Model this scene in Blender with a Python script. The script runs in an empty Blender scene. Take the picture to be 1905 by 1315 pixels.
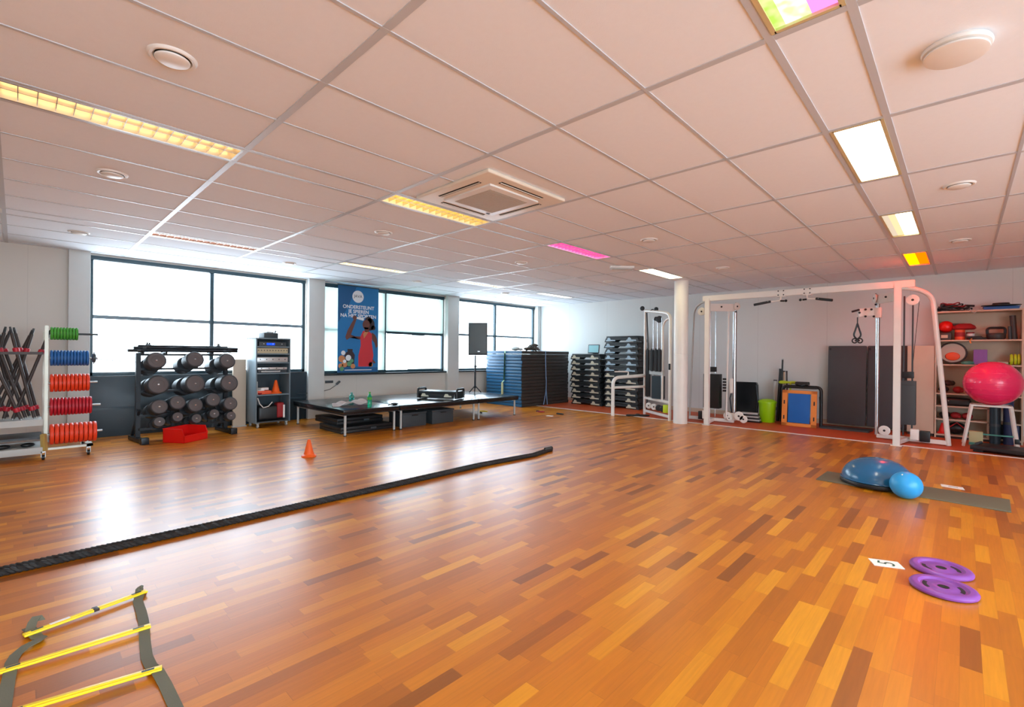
import bpy, bmesh, math, random
from mathutils import Vector, Matrix, Euler
random.seed(7)
C = bpy.context.scene.collection
PI = math.pi
CEIL = 2.69
ORD = ['first','second','third','fourth','fifth','sixth','seventh','eighth','ninth','tenth','eleventh','twelfth',
       'thirteenth','fourteenth','fifteenth','sixteenth','seventeenth','eighteenth']

# ------------------------------------------------------------------ materials
def lin(h):
    h = h.lstrip('#'); v = [int(h[i:i+2], 16)/255 for i in (0, 2, 4)]
    return tuple(c/12.92 if c <= .04045 else ((c+.055)/1.055)**2.4 for c in v) + (1,)
def new_mat(name):
    m = bpy.data.materials.new(name); m.use_nodes = True
    nt = m.node_tree; nt.nodes.clear()
    out = nt.nodes.new('ShaderNodeOutputMaterial')
    return m, nt, out
def math_node(nt, op, a, b=None, c=None):
    n = nt.nodes.new('ShaderNodeMath'); n.operation = op
    for i, v in enumerate((a, b, c)):
        if v is None: continue
        if isinstance(v, (int, float)): n.inputs[i].default_value = v
        else: nt.links.new(v, n.inputs[i])
    return n.outputs[0]
def mat(name, col, rough=.5, metal=0., var=.06, scale=6., bump=0., coat=0., spec=.5, sheen=0.):
    m, nt, out = new_mat(name)
    p = nt.nodes.new('ShaderNodeBsdfPrincipled')
    tc = nt.nodes.new('ShaderNodeTexCoord')
    nz = nt.nodes.new('ShaderNodeTexNoise'); nz.inputs['Scale'].default_value = scale; nz.inputs['Detail'].default_value = 4
    nt.links.new(tc.outputs['Object'], nz.inputs['Vector'])
    hs = nt.nodes.new('ShaderNodeHueSaturation'); hs.inputs['Color'].default_value = lin(col)
    v = math_node(nt, 'MULTIPLY_ADD', nz.outputs['Fac'], 2*var, 1-var)
    nt.links.new(v, hs.inputs['Value']); nt.links.new(hs.outputs[0], p.inputs['Base Color'])
    r = math_node(nt, 'MULTIPLY_ADD', nz.outputs['Fac'], .12, rough-.06)
    nt.links.new(r, p.inputs['Roughness'])
    p.inputs['Metallic'].default_value = metal
    p.inputs['Specular IOR Level'].default_value = spec
    p.inputs['Coat Weight'].default_value = coat; p.inputs['Coat Roughness'].default_value = .12
    p.inputs['Sheen Weight'].default_value = sheen
    if bump:
        n2 = nt.nodes.new('ShaderNodeTexNoise'); n2.inputs['Scale'].default_value = 180
        nt.links.new(tc.outputs['Object'], n2.inputs['Vector'])
        b = nt.nodes.new('ShaderNodeBump'); b.inputs['Strength'].default_value = bump; b.inputs['Distance'].default_value = .002
        nt.links.new(n2.outputs['Fac'], b.inputs['Height']); nt.links.new(b.outputs[0], p.inputs['Normal'])
    nt.links.new(p.outputs[0], out.inputs[0])
    return m
def emit(name, col, strength):
    m, nt, out = new_mat(name)
    e = nt.nodes.new('ShaderNodeEmission'); e.inputs[0].default_value = lin(col); e.inputs[1].default_value = strength
    nt.links.new(e.outputs[0], out.inputs[0]); return m

def floor_material():
    m, nt, out = new_mat('parquet_wood'); L = nt.links.new
    p = nt.nodes.new('ShaderNodeBsdfPrincipled')
    g = nt.nodes.new('ShaderNodeNewGeometry'); s = nt.nodes.new('ShaderNodeSeparateXYZ'); L(g.outputs['Position'], s.inputs[0])
    W = .068
    row = math_node(nt, 'FLOOR', math_node(nt, 'DIVIDE', s.outputs[1], W))
    w1 = nt.nodes.new('ShaderNodeTexWhiteNoise'); w1.noise_dimensions = '1D'; L(row, w1.inputs['W'])
    sp = nt.nodes.new('ShaderNodeSeparateColor'); L(w1.outputs['Color'], sp.inputs[0])
    ln = math_node(nt, 'MULTIPLY_ADD', sp.outputs[1], .34, .30)          # stave length of the row
    xo = math_node(nt, 'ADD', s.outputs[0], math_node(nt, 'MULTIPLY', sp.outputs[0], 7.))
    xn = math_node(nt, 'DIVIDE', xo, ln)
    # bend the joints a little so that staves of one row differ in length
    n1 = nt.nodes.new('ShaderNodeTexNoise'); n1.noise_dimensions = '2D'; n1.inputs['Scale'].default_value = 1.
    cmb0 = nt.nodes.new('ShaderNodeCombineXYZ'); L(math_node(nt, 'MULTIPLY', xn, .9), cmb0.inputs[0]); L(math_node(nt, 'MULTIPLY', row, 5.3), cmb0.inputs[1]); L(cmb0.outputs[0], n1.inputs['Vector'])
    xm = math_node(nt, 'MULTIPLY_ADD', n1.outputs['Fac'], .8, xn)
    col = math_node(nt, 'FLOOR', xm)
    cmb = nt.nodes.new('ShaderNodeCombineXYZ'); L(col, cmb.inputs[0]); L(row, cmb.inputs[1])
    w2 = nt.nodes.new('ShaderNodeTexWhiteNoise'); w2.noise_dimensions = '2D'; L(cmb.outputs[0], w2.inputs['Vector'])
    cr = nt.nodes.new('ShaderNodeValToRGB'); e = cr.color_ramp
    cols = FLOOR_COLS
    e.elements[0].position = 0; e.elements[0].color = lin(cols[0][1])
    e.elements[1].position = 1; e.elements[1].color = lin(cols[-1][1])
    for pos, c in cols[1:-1]:
        k = e.elements.new(pos); k.color = lin(c)
    L(w2.outputs['Value'], cr.inputs[0])
    # grain along the stave
    gv = nt.nodes.new('ShaderNodeCombineXYZ'); L(math_node(nt, 'MULTIPLY', s.outputs[0], 3.), gv.inputs[0]); L(math_node(nt, 'MULTIPLY', s.outputs[1], 55.), gv.inputs[1]); L(math_node(nt, 'MULTIPLY', w2.outputs['Value'], 40.), gv.inputs[2])
    gn = nt.nodes.new('ShaderNodeTexNoise'); gn.inputs['Scale'].default_value = 1.6; gn.inputs['Detail'].default_value = 5; L(gv.outputs[0], gn.inputs['Vector'])
    hs = nt.nodes.new('ShaderNodeHueSaturation'); L(cr.outputs[0], hs.inputs['Color'])
    L(math_node(nt, 'MULTIPLY_ADD', gn.outputs['Fac'], .36, .82), hs.inputs['Value'])
    # joints
    fy = math_node(nt, 'FRACT', math_node(nt, 'DIVIDE', s.outputs[1], W)); fx = math_node(nt, 'FRACT', xm)
    jy = math_node(nt, 'LESS_THAN', fy, .022); jx = math_node(nt, 'LESS_THAN', fx, .006)
    j = math_node(nt, 'MAXIMUM', jy, jx)
    mx = nt.nodes.new('ShaderNodeMix'); mx.data_type = 'RGBA'; L(math_node(nt, 'MULTIPLY', j, .22), mx.inputs[0]); L(hs.outputs[0], mx.inputs[6]); mx.inputs[7].default_value = lin('#5a2a0a')
    L(mx.outputs[2], p.inputs['Base Color'])
    big = nt.nodes.new('ShaderNodeTexNoise'); big.inputs['Scale'].default_value = .8; L(g.outputs['Position'], big.inputs['Vector'])
    L(math_node(nt, 'MULTIPLY_ADD', big.outputs['Fac'], .06, .29), p.inputs['Roughness'])
    p.inputs['Specular IOR Level'].default_value = .8
    b = nt.nodes.new('ShaderNodeBump'); b.inputs['Strength'].default_value = .12; b.inputs['Distance'].default_value = .0008
    L(gn.outputs['Fac'], b.inputs['Height']); L(b.outputs[0], p.inputs['Normal'])
    L(p.outputs[0], out.inputs[0]); return m
FLOOR_COLS = [(0, '#905012'), (.05, '#9e5814'), (.09, '#b66812'), (.40, '#c16f12'), (.65, '#ca7811'), (.88, '#d48612'), (1, '#e2981a')]

def wall_material(name, col, axis=1, step=1.22, off=.66, seam=.004):
    m, nt, out = new_mat(name); L = nt.links.new
    p = nt.nodes.new('ShaderNodeBsdfPrincipled')
    g = nt.nodes.new('ShaderNodeNewGeometry'); s = nt.nodes.new('ShaderNodeSeparateXYZ'); L(g.outputs['Position'], s.inputs[0])
    f = math_node(nt, 'FRACT', math_node(nt, 'DIVIDE', math_node(nt, 'SUBTRACT', s.outputs[axis], off-60*step), step))
    j = math_node(nt, 'LESS_THAN', f, seam)
    nz = nt.nodes.new('ShaderNodeTexNoise'); nz.inputs['Scale'].default_value = 1.3; L(g.outputs['Position'], nz.inputs['Vector'])
    hs = nt.nodes.new('ShaderNodeHueSaturation'); hs.inputs['Color'].default_value = lin(col)
    L(math_node(nt, 'SUBTRACT', math_node(nt, 'MULTIPLY_ADD', nz.outputs['Fac'], .06, .97), math_node(nt, 'MULTIPLY', j, .22)), hs.inputs['Value'])
    L(hs.outputs[0], p.inputs['Base Color']); p.inputs['Roughness'].default_value = .55
    b = nt.nodes.new('ShaderNodeBump'); b.inputs['Strength'].default_value = .4; b.inputs['Distance'].default_value = .003; b.invert = True
    L(j, b.inputs['Height']); L(b.outputs[0], p.inputs['Normal'])
    L(p.outputs[0], out.inputs[0]); return m

def glass_material():
    m, nt, out = new_mat('window_glass')
    t = nt.nodes.new('ShaderNodeBsdfTransparent'); t.inputs[0].default_value = (.97, .99, 1, 1)
    gl = nt.nodes.new('ShaderNodeBsdfGlossy'); gl.inputs['Roughness'].default_value = .02
    fr = nt.nodes.new('ShaderNodeLayerWeight'); fr.inputs[0].default_value = .25
    mx = nt.nodes.new('ShaderNodeMixShader')
    nt.links.new(math_node(nt, 'MULTIPLY_ADD', math_node(nt, 'POWER', fr.outputs['Facing'], 3.), .4, .03), mx.inputs[0]); nt.links.new(t.outputs[0], mx.inputs[1]); nt.links.new(gl.outputs[0], mx.inputs[2])
    nt.links.new(mx.outputs[0], out.inputs[0]); return m
def blind_material():
    m, nt, out = new_mat('blind_fabric')
    tr = nt.nodes.new('ShaderNodeBsdfTranslucent'); tr.inputs[0].default_value = lin('#b9c4bd')
    d = nt.nodes.new('ShaderNodeBsdfDiffuse'); d.inputs[0].default_value = lin('#c6cfc8')
    t = nt.nodes.new('ShaderNodeBsdfTransparent')
    a = nt.nodes.new('ShaderNodeMixShader'); a.inputs[0].default_value = .35
    b = nt.nodes.new('ShaderNodeMixShader'); b.inputs[0].default_value = .13
    nz = nt.nodes.new('ShaderNodeTexNoise'); nz.inputs['Scale'].default_value = 4
    L = nt.links.new
    L(math_node(nt, 'MULTIPLY_ADD', nz.outputs['Fac'], .04, .11), b.inputs[0])
    L(tr.outputs[0], a.inputs[1]); L(d.outputs[0], a.inputs[2]); L(a.outputs[0], b.inputs[1]); L(t.outputs[0], b.inputs[2]); L(b.outputs[0], out.inputs[0])
    return m
def plastic_clear(name, col):
    m, nt, out = new_mat(name)
    p = nt.nodes.new('ShaderNodeBsdfPrincipled'); p.inputs['Base Color'].default_value = lin(col); p.inputs['Roughness'].default_value = .08
    p.inputs['Transmission Weight'].default_value = .55
    nt.links.new(p.outputs[0], out.inputs[0]); return m

M = {}
def setup_materials():
    M['floor'] = floor_material()
    M['border'] = mat('red_rubber_floor', '#c4501a', .55, scale=3, var=.12)
    M['ceil'] = mat('ceiling_tile', '#e9f1f9', .85, var=.02, scale=30, bump=.25)
    M['grid'] = mat('ceiling_bar_enamel', '#c0c6cc', .36, var=.01, spec=.6)
    M['wall_back'] = wall_material('back_wall_panels', '#d6dad8')
    M['wall'] = wall_material('side_wall_panels', '#cfccc4', axis=0, step=2.4, off=.1, seam=.0012)
    M['pilaster'] = mat('pilaster_paint', '#cdd0cd', .5, var=.03)
    M['teal'] = mat('dark_teal_frame', '#25434e', .35)
    M['panel_dark'] = mat('dark_blue_panel', '#1f333d', .4, var=.1)
    M['sill'] = mat('black_sill', '#20282c', .35)
    M['glass'] = glass_material()
    M['blind'] = blind_material()
    M['white'] = mat('white_enamel', '#e9e7e1', .3, coat=.3)
    M['white2'] = mat('white_plastic', '#e6e6e2', .4)
    M['chrome'] = mat('chrome', '#c4c8cc', .24, metal=1., var=.01)
    M['steel'] = mat('brushed_steel', '#a9a9a7', .3, metal=.9)
    M['galv'] = mat('galvanised', '#b8b5a8', .4, metal=.5)
    M['black'] = mat('black_plastic', '#17191b', .42)
    M['black_gloss'] = mat('black_vinyl', '#15181b', .22, var=.12, scale=4)
    M['black_metal'] = mat('black_steel', '#1f262c', .38, metal=.3)
    M['speaker'] = mat('speaker_grille', '#5c686b', .45)
    M['rubber'] = mat('black_rubber', '#33373b', .5)
    M['rubber_face'] = mat('grey_rubber', '#5d5656', .6)
    M['grey'] = mat('grey_cabinet', '#6e7f88', .4)
    M['dgrey'] = mat('dark_grey', '#3c4347', .5)
    M['lgrey'] = mat('light_grey', '#b9bcb9', .5)
    M['green'] = mat('green_rubber', '#3f9a2e', .5)
    M['blue'] = mat('blue_rubber', '#1f62a8', .5)
    M['orange'] = mat('orange_rubber', '#e8401c', .45)
    M['red'] = mat('red_rubber', '#b8182c', .45)
    M['redp'] = mat('red_plastic', '#e0150f', .35)
    M['cone'] = mat('cone_orange', '#f4621a', .4)
    M['brown'] = mat('dark_brown_bar', '#3a2f2b', .5)
    M['yellow'] = mat('yellow_plastic', '#ffe022', .35)
    M['strap'] = mat('grey_webbing', '#6c6d5e', .8, bump=.4)
    M['rope'] = mat('black_rope', '#221f1e', .7)
    M['purple'] = mat('purple_rubber', '#8a4aa4', .38, coat=.15)
    M['bosu'] = mat('blue_dome', '#1b628f', .24, coat=.3)
    M['ballb'] = mat('blue_ball', '#2c9fe0', .38)
    M['pink'] = mat('pink_ball', '#f6336f', .26, coat=.3)
    M['matg'] = mat('olive_grey_mat', '#6b6450', .75, bump=.5)
    M['card'] = mat('white_card', '#f4f2ee', .6)
    M['ink'] = mat('ink_green', '#2e5a48', .6)
    M['ink_black'] = mat('ink_black', '#20202a', .6)
    M['lime'] = mat('lime_plastic', '#9bd400', .4)
    M['matslate'] = mat('slate_mat', '#46484c', .6, var=.12)
    M['matblue'] = mat('blue_mat_end', '#1c5c86', .35, var=.15, scale=9)
    M['matbrown'] = mat('dark_mat_vinyl', '#37322f', .45, var=.12)
    M['fblue'] = mat('blue_board', '#0a62b4', .5)
    M['forange'] = mat('orange_frame', '#e98b3c', .5)
    M['mark'] = mat('cream_print', '#cfcdb8', .5)
    M['markblue'] = mat('pale_blue_print', '#a9c6d6', .5)
    M['stepm'] = mat('step_plastic', '#272d30', .42)
    M['woodlight'] = mat('beige_laminate', '#cdb9a2', .5)
    M['ac'] = mat('ac_plastic', '#e4dccb', .4)
    M['acgrille'] = mat('ac_grille', '#b9b1a4', .6)
    M['dark'] = mat('dark_slot', '#1d1710', .8)
    M['towel'] = mat('towel_cloth', '#d9c9c4', .95, bump=.8, sheen=.3)
    M['gbottle'] = plastic_clear('green_bottle', '#1fb98a')
    M['tbottle'] = plastic_clear('teal_bottle', '#3fb0a4')
    M['cover'] = mat('stack_cover', '#3d4145', .4)
    M['limestrap'] = mat('pale_green_strap', '#bfe3c0', .7)
    M['bluestrap'] = mat('blue_strap', '#7fa3cf', .7)
    M['ropes'] = mat('brown_rope', '#4a4138', .8)
    M['monitor'] = mat('pale_teal_panel', '#8fc6cc', .3)
    M['violet'] = mat('violet_foam', '#8a5fae', .6)
    M['lemon'] = mat('lemon_green', '#c6e02a', .45)
    M['tealp'] = mat('teal_plastic', '#4c9c90', .45)
    M['orangebox'] = mat('orange_card', '#e8552a', .5)
    M['darkred'] = mat('dark_red_fabric', '#9c1c20', .6)
    M['blueled'] = emit('blue_display', '#1d4cff', 1.2)
    M['beige'] = mat('beige_device', '#c9bb98', .45)
    M['silver'] = mat('silver_device', '#c9cccc', .3, metal=.5)
    M['gold'] = mat('clear_yellow_bracket', '#c9b06a', .4, metal=.3)
    M['postblue'] = mat('poster_blue', '#1a76b4', .5, var=.12, scale=2)
    M['postnavy'] = mat('poster_navy', '#125a8e', .5)
    M['skin'] = mat('printed_skin', '#6a4038', .6)
    M['hair'] = mat('printed_hair', '#33262c', .6)
    M['pred'] = mat('printed_red', '#d0343e', .5)
    M['pwhite'] = mat('printed_white', '#e8eef2', .5)
    M['pgreen'] = mat('printed_green', '#5f9a72', .5)
    M['porange'] = mat('printed_orange', '#c9885a', .5)
    M['buff'] = mat('buff_box', '#b9b98a', .6)
    M['navy'] = mat('navy_mat', '#26345c', .6)
    M['reflector'] = mat('lamp_reflector', '#d8d4cc', .25, metal=.6)
    M['lampframe'] = mat('lamp_frame', '#cbb98a', .35)

# ------------------------------------------------------------------ mesh building
class B:
    def __init__(s): s.bm = bmesh.new()
    def _tf(s, vs, m): bmesh.ops.transform(s.bm, matrix=m, verts=vs)
    def box(s, x, y, z, sx, sy, sz, rot=None, bev=0., seg=2):
        "centre and full sizes"
        r = bmesh.ops.create_cube(s.bm, size=1.); vs = r['verts']
        s._tf(vs, Matrix.Diagonal((sx, sy, sz, 1)))
        if bev:
            es = list({e for v in vs for e in v.link_edges})
            rr = bmesh.ops.bevel(s.bm, geom=es, offset=min(bev, .45*min(sx, sy, sz)), segments=seg, affect='EDGES', profile=.6)
            vs = list({v for f in rr['faces'] for v in f.verts} | {v for v in vs if v.is_valid})
        mt = Matrix.Translation((x, y, z))
        if rot: mt = mt @ Euler(rot).to_matrix().to_4x4()
        s._tf(vs, mt); return s
    def slab(s, x0, x1, y0, y1, z0, z1, bev=0.):
        return s.box((x0+x1)/2, (y0+y1)/2, (z0+z1)/2, abs(x1-x0), abs(y1-y0), abs(z1-z0), bev=bev)
    def beam(s, a, b, w, h, bev=0.):
        a, b = Vector(a), Vector(b); d = b-a; L = d.length
        r = bmesh.ops.create_cube(s.bm, size=1.); vs = r['verts']
        s._tf(vs, Matrix.Diagonal((w, h, L, 1)))
        if bev:
            es = list({e for v in vs for e in v.link_edges})
            rr = bmesh.ops.bevel(s.bm, geom=es, offset=bev, segments=2, affect='EDGES')
            vs = list({v for f in rr['faces'] for v in f.verts} | {v for v in vs if v.is_valid})
        q = d.to_track_quat('Z', 'Y') if abs(d.normalized().z) < .999 else Euler((0, 0, 0)).to_quaternion()
        s._tf(vs, Matrix.Translation((a+b)/2) @ q.to_matrix().to_4x4()); return s
    def cyl(s, a, b, r, r2=None, seg=16, cap=True):
        a, b = Vector(a), Vector(b); d = b-a
        rr = bmesh.ops.create_cone(s.bm, cap_ends=cap, segments=seg, radius1=r, radius2=r if r2 is None else r2, depth=d.length)
        q = Vector((0, 0, 1)).rotation_difference(d.normalized())
        s._tf(rr['verts'], Matrix.Translation((a+b)/2) @ q.to_matrix().to_4x4()); return s
    def tube(s, pts, r, seg=10, closed=False, radii=None, flat=None):
        pts = [Vector(p) for p in pts]; n = len(pts); rings = []
        up = Vector((0, 0, 1)); prev = None
        for i, p in enumerate(pts):
            if closed: t = (pts[(i+1) % n]-pts[i-1]).normalized()
            else: t = ((pts[min(i+1, n-1)]-pts[max(i-1, 0)])).normalized()
            if prev is None:
                ref = up if abs(t.z) < .95 else Vector((1, 0, 0))
                nrm = (ref - t*ref.dot(t)).normalized()
            else: nrm = (prev - t*prev.dot(t)).normalized()
            prev = nrm; bn = t.cross(nrm)
            rad = radii[i] if radii else r
            fl = flat or 1.
            rings.append([s.bm.verts.new(p + (nrm*math.cos(a)*rad*fl + bn*math.sin(a)*rad)) for a in [2*PI*k/seg for k in range(seg)]])
        m = n if closed else n-1
        for i in range(m):
            A, Bq = rings[i], rings[(i+1) % n]
            for k in range(seg):
                try: s.bm.faces.new((A[k], A[(k+1) % seg], Bq[(k+1) % seg], Bq[k]))
                except ValueError: pass
        if not closed:
            s.bm.faces.new(rings[0][::-1]); s.bm.faces.new(rings[-1])
        return s
    def lathe(s, prof, seg=32, mtx=None):
        mtx = mtx or Matrix.Identity(4); rings = []
        for r, z in prof:
            if r < 1e-6: rings.append([s.bm.verts.new(mtx @ Vector((0, 0, z)))])
            else: rings.append([s.bm.verts.new(mtx @ Vector((r*math.cos(2*PI*k/seg), r*math.sin(2*PI*k/seg), z))) for k in range(seg)])
        for A, Bq in zip(rings, rings[1:]):
            for k in range(seg):
                k2 = (k+1) % seg
                if len(A) == 1 and len(Bq) == 1: continue
                if len(A) == 1: f = (A[0], Bq[k2], Bq[k])
                elif len(Bq) == 1: f = (A[k], A[k2], Bq[0])
                else: f = (A[k], A[k2], Bq[k2], Bq[k])
                try: s.bm.faces.new(f)
                except ValueError: pass
        return s
    def sphere(s, c, r, sc=(1, 1, 1), seg=24, rot=None):
        rr = bmesh.ops.create_uvsphere(s.bm, u_segments=seg, v_segments=max(8, seg//2), radius=r)
        mt = Matrix.Translation(c)
        if rot: mt = mt @ Euler(rot).to_matrix().to_4x4()
        s._tf(rr['verts'], mt @ Matrix.Diagonal((*sc, 1))); return s
    def prism(s, pts, d, mtx=None):
        "polygon in local XY, extruded by d along Z"
        mtx = mtx or Matrix.Identity(4)
        a = [s.bm.verts.new(mtx @ Vector((x, y, 0))) for x, y in pts]; b = [s.bm.verts.new(mtx @ Vector((x, y, d))) for x, y in pts]
        s.bm.faces.new(a[::-1]); s.bm.faces.new(b)
        for i in range(len(pts)):
            k = (i+1) % len(pts); s.bm.faces.new((a[i], a[k], b[k], b[i]))
        return s
    def ribbon(s, pts, w, side, th=.002):
        pts = [Vector(p) for p in pts]; sd = [Vector(q).normalized()*w/2 for q in (side if isinstance(side, list) else [side]*len(pts))]
        T = Vector((0, 0, th)); rings = []
        for p, q in zip(pts, sd): rings.append([s.bm.verts.new(v) for v in (p-q, p+q, p+q+T, p-q+T)])
        for A, Bq in zip(rings, rings[1:]):
            for k in range(4): s.bm.faces.new((A[k], A[(k+1) % 4], Bq[(k+1) % 4], Bq[k]))
        s.bm.faces.new(rings[0][::-1]); s.bm.faces.new(rings[-1]); return s
    def obj(s, name, m, parent=None, loc=None, rot=None, smooth=True, mats=None):
        bm = s.bm; bmesh.ops.recalc_face_normals(bm, faces=bm.faces)
        me = bpy.data.meshes.new(name); bm.to_mesh(me); bm.free()
        for q in (mats or [m]): me.materials.append(M[q] if isinstance(q, str) else q)
        if smooth:
            me.polygons.foreach_set('use_smooth', [True]*len(me.polygons)); me.set_sharp_from_angle(angle=math.radians(38))
        o = bpy.data.objects.new(name, me); C.objects.link(o)
        if parent: o.parent = parent
        if loc: o.location = loc
        if rot: o.rotation_euler = rot
        return o
def tag(o, label, cat, group=None, kind=None):
    o['label'] = label; o['category'] = cat
    if group: o['group'] = group
    if kind: o['kind'] = kind
    return o
def thing(name, label, cat, loc=(0, 0, 0), rz=0., group=None, rot=None):
    o = bpy.data.objects.new(name, None); C.objects.link(o); o.empty_display_size = .1
    o.location = loc; o.rotation_euler = rot or (0, 0, rz)
    return tag(o, label, cat, group)
def struct(o): o['kind'] = 'structure'; return o
def dup(root, label, loc, rz=None, rot=None, group=None, scale=None):
    r = root.copy(); C.objects.link(r); r.location = loc
    if rz is not None: r.rotation_euler = (0, 0, rz)
    if rot is not None: r.rotation_euler = rot
    if scale: r.scale = scale
    r['label'] = label
    if group: r['group'] = group
    for ch in list(root.children):
        c = ch.copy(); C.objects.link(c); c.parent = r
        for g in list(ch.children):
            d = g.copy(); C.objects.link(d); d.parent = c
    return r
def arc(c, r, a0, a1, n, ax=(1, 0, 0), ay=(0, 0, 1)):
    c, ax, ay = Vector(c), Vector(ax), Vector(ay)
    return [c + ax*(r*math.cos(a0+(a1-a0)*i/n)) + ay*(r*math.sin(a0+(a1-a0)*i/n)) for i in range(n+1)]
def fillet(pts, r, n=5):
    "round the inner corners of a polyline"
    pts = [Vector(p) for p in pts]; out = [pts[0]]
    for a, b, c in zip(pts, pts[1:], pts[2:]):
        d1, d2 = (a-b), (c-b); k = min(r, d1.length*.49, d2.length*.49)
        p, q = b+d1.normalized()*k, b+d2.normalized()*k
        for i in range(n+1):
            t = i/n; out.append(p*(1-t)**2 + b*2*t*(1-t) + q*t*t)
    out.append(pts[-1]); return out
def text_obj(name, s, size, m, parent, loc, rot, depth=.001, align='CENTER', bold=0.):
    cu = bpy.data.curves.new(name, 'FONT'); cu.body = s; cu.size = size; cu.extrude = depth; cu.align_x = align; cu.align_y = 'CENTER'; cu.offset = bold
    t = bpy.data.objects.new(name, cu); C.objects.link(t)
    dg = bpy.context.evaluated_depsgraph_get(); me = bpy.data.meshes.new_from_object(t.evaluated_get(dg))
    bpy.data.objects.remove(t)
    me.materials.clear(); me.materials.append(M[m])
    o = bpy.data.objects.new(name, me); C.objects.link(o); o.parent = parent; o.location = loc; o.rotation_euler = rot
    return o

setup_materials()

# ------------------------------------------------------------------ room
XL, XB, YR, YW = -3.2, 10.7, -3.6, 9.15       # behind-left, back wall, right, window wall
BORD = 8.93
b = B(); b.slab(XL-.2, BORD, YR-.2, YW+.25, -.12, 0); struct(b.obj('floor', 'floor', smooth=False))
b = B(); b.slab(BORD, XB+.2, YR-.2, YW+.25, -.12, 0); struct(b.obj('floor', 'border', smooth=False))
b = B(); b.slab(BORD-.025, BORD+.025, YR, 8.9, 0, .006, bev=.002); o = struct(b.obj('trim_1', 'white2')); 
# ceiling with openings for the recessed lamps
strips = [(-2.97, -2.67), (.33, .63), (3.63, 3.93), (6.93, 7.23)]
lamps = []   # (x0,x1,y0,y1,kind)
for x0, k in ((-.1, 'A'), (2.3, 'C'), (4.7, 'E'), (7.1, 'F')): lamps.append((x0+.02, x0+1.18, 3.66, 3.90, k))
for x0, k in ((-1.3, 'W'), (1.1, 'Bc'), (3.5, 'D'), (5.9, 'G'), (8.3, 'H')): lamps.append((x0+.02, x0+1.18, 6.99, 7.17, k))
lamps.append((-2.48, -1.32, 3.66, 3.90, 'W'))  # all W lamps are added out of view to raise the ambient light
for x0, k in ((-1.3, 'Q'), (1.1, 'P0'), (3.5, 'P1'), (5.9, 'P2'), (8.25, 'P3')): lamps.append((x0+.02, x0+1.16, .36, .60, k))  # Q is an unseen panel added as fill behind the viewpoint
for x0 in (-2.5, -.1, 2.3, 4.7, 7.1): lamps.append((x0+.02, x0+1.18, -2.94, -2.70, 'W'))  # unseen row, added for ambient fill
xs = sorted({XL-.2, XB+.2} | {v for l in lamps for v in l[:2]}); ys_ = sorted({YR-.2, YW+.25} | {v for l in lamps for v in l[2:4]})
b = B(); vg = {}
def vget(x, y, z):
    k = (x, y, z)
    if k not in vg: vg[k] = b.bm.verts.new(k)
    return vg[k]
for x0, x1 in zip(xs, xs[1:]):
    for y0, y1 in zip(ys_, ys_[1:]):
        cx, cy = (x0+x1)/2, (y0+y1)/2
        if any(l[0] < cx < l[1] and l[2] < cy < l[3] for l in lamps): continue
        b.bm.faces.new([vget(x0, y0, CEIL), vget(x0, y1, CEIL), vget(x1, y1, CEIL), vget(x1, y0, CEIL)])
b.slab(XL-.2, XB+.2, YR-.2, YW+.25, CEIL+.2, CEIL+.3)
for a_ in ((XL-.2, XL-.1, YR-.2, YW+.25), (XB+.1, XB+.2, YR-.2, YW+.25), (XL, XB+.2, YR-.2, YR-.1), (XL, XB+.2, YW+.15, YW+.25)): b.slab(*a_, CEIL, CEIL+.2)
ceil = struct(b.obj('ceiling', 'ceil', smooth=False))
b = B()
gx = [1.10+1.2*i for i in range(-3, 9)]
for x in gx: 
    if XL < x < XB: b.slab(x-.020, x+.020, YR, YW, CEIL-.004, CEIL+.001)
gy = []
for k in range(-1, 3):
    base = .63+3.3*k
    gy += [base+.6*i for i in range(0, 6)]
    gy += [base-.3]
for y in sorted(set(round(v, 3) for v in gy)):
    if YR < y < YW:
        w = .017 if any(abs(y-q) < .01 for s_ in strips for q in s_) else .009
        b.slab(XL, XB, y-w, y+w, CEIL-.0045, CEIL+.001)
struct(b.obj('ceiling_grid', 'grid', ceil, smooth=False))

# walls
TOPW = 2.66
b = B()
T0, T1 = YW, YW+.22
b.slab(XL-.2, .73, T0, T1, 0, CEIL+.1)
for x0, x1 in ((3.85, 4.17), (7.23, 7.59), (10.6, XB+.2)): b.slab(x0, x1, T0, T1, 0, CEIL+.1)
b.slab(4.17, 7.23, T0, T1, 0, .83); b.slab(7.59, 10.6, T0, T1, 0, .83); b.slab(.73, 3.85, T0+.06, T1, 0, .89)
b.slab(.73, 10.6, T0+.06, T1, TOPW, CEIL+.1)
struct(b.obj('wall_left', 'wall', smooth=False))
b = B(); b.slab(XB, XB+.2, YR-.2, YW, 0, CEIL+.1); struct(b.obj('wall_back', 'wall_back', smooth=False))
b = B(); b.slab(XL-.2, -3., YR-.2, YR, 0, CEIL+.1); b.slab(5., XB+.2, YR-.2, YR, 0, CEIL+.1); b.slab(-3., 5., YR-.2, YR, 0, .3); b.slab(-3., 5., YR-.2, YR, 2.4, CEIL+.1)
struct(b.obj('wall_right', 'wall', smooth=False))
b = B(); b.slab(XL-.2, XL, YR-.2, YW+.2, 0, CEIL+.1)
struct(b.obj('wall_front', 'wall_back', smooth=False))
b = B(); b.slab(XB-.015, XB, YR, YW, 0, .09); struct(b.obj('baseboard_back', 'woodlight'))
for i, (x0, x1) in enumerate(((.50, .73), (3.86, 4.17), (7.235, 7.585), (10.58, 10.7))):
    b = B(); b.slab(x0, x1, YW-.10, YW+.01, 0, CEIL, bev=.004); struct(b.obj('trim_%d' % (i+2), 'pilaster'))
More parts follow.
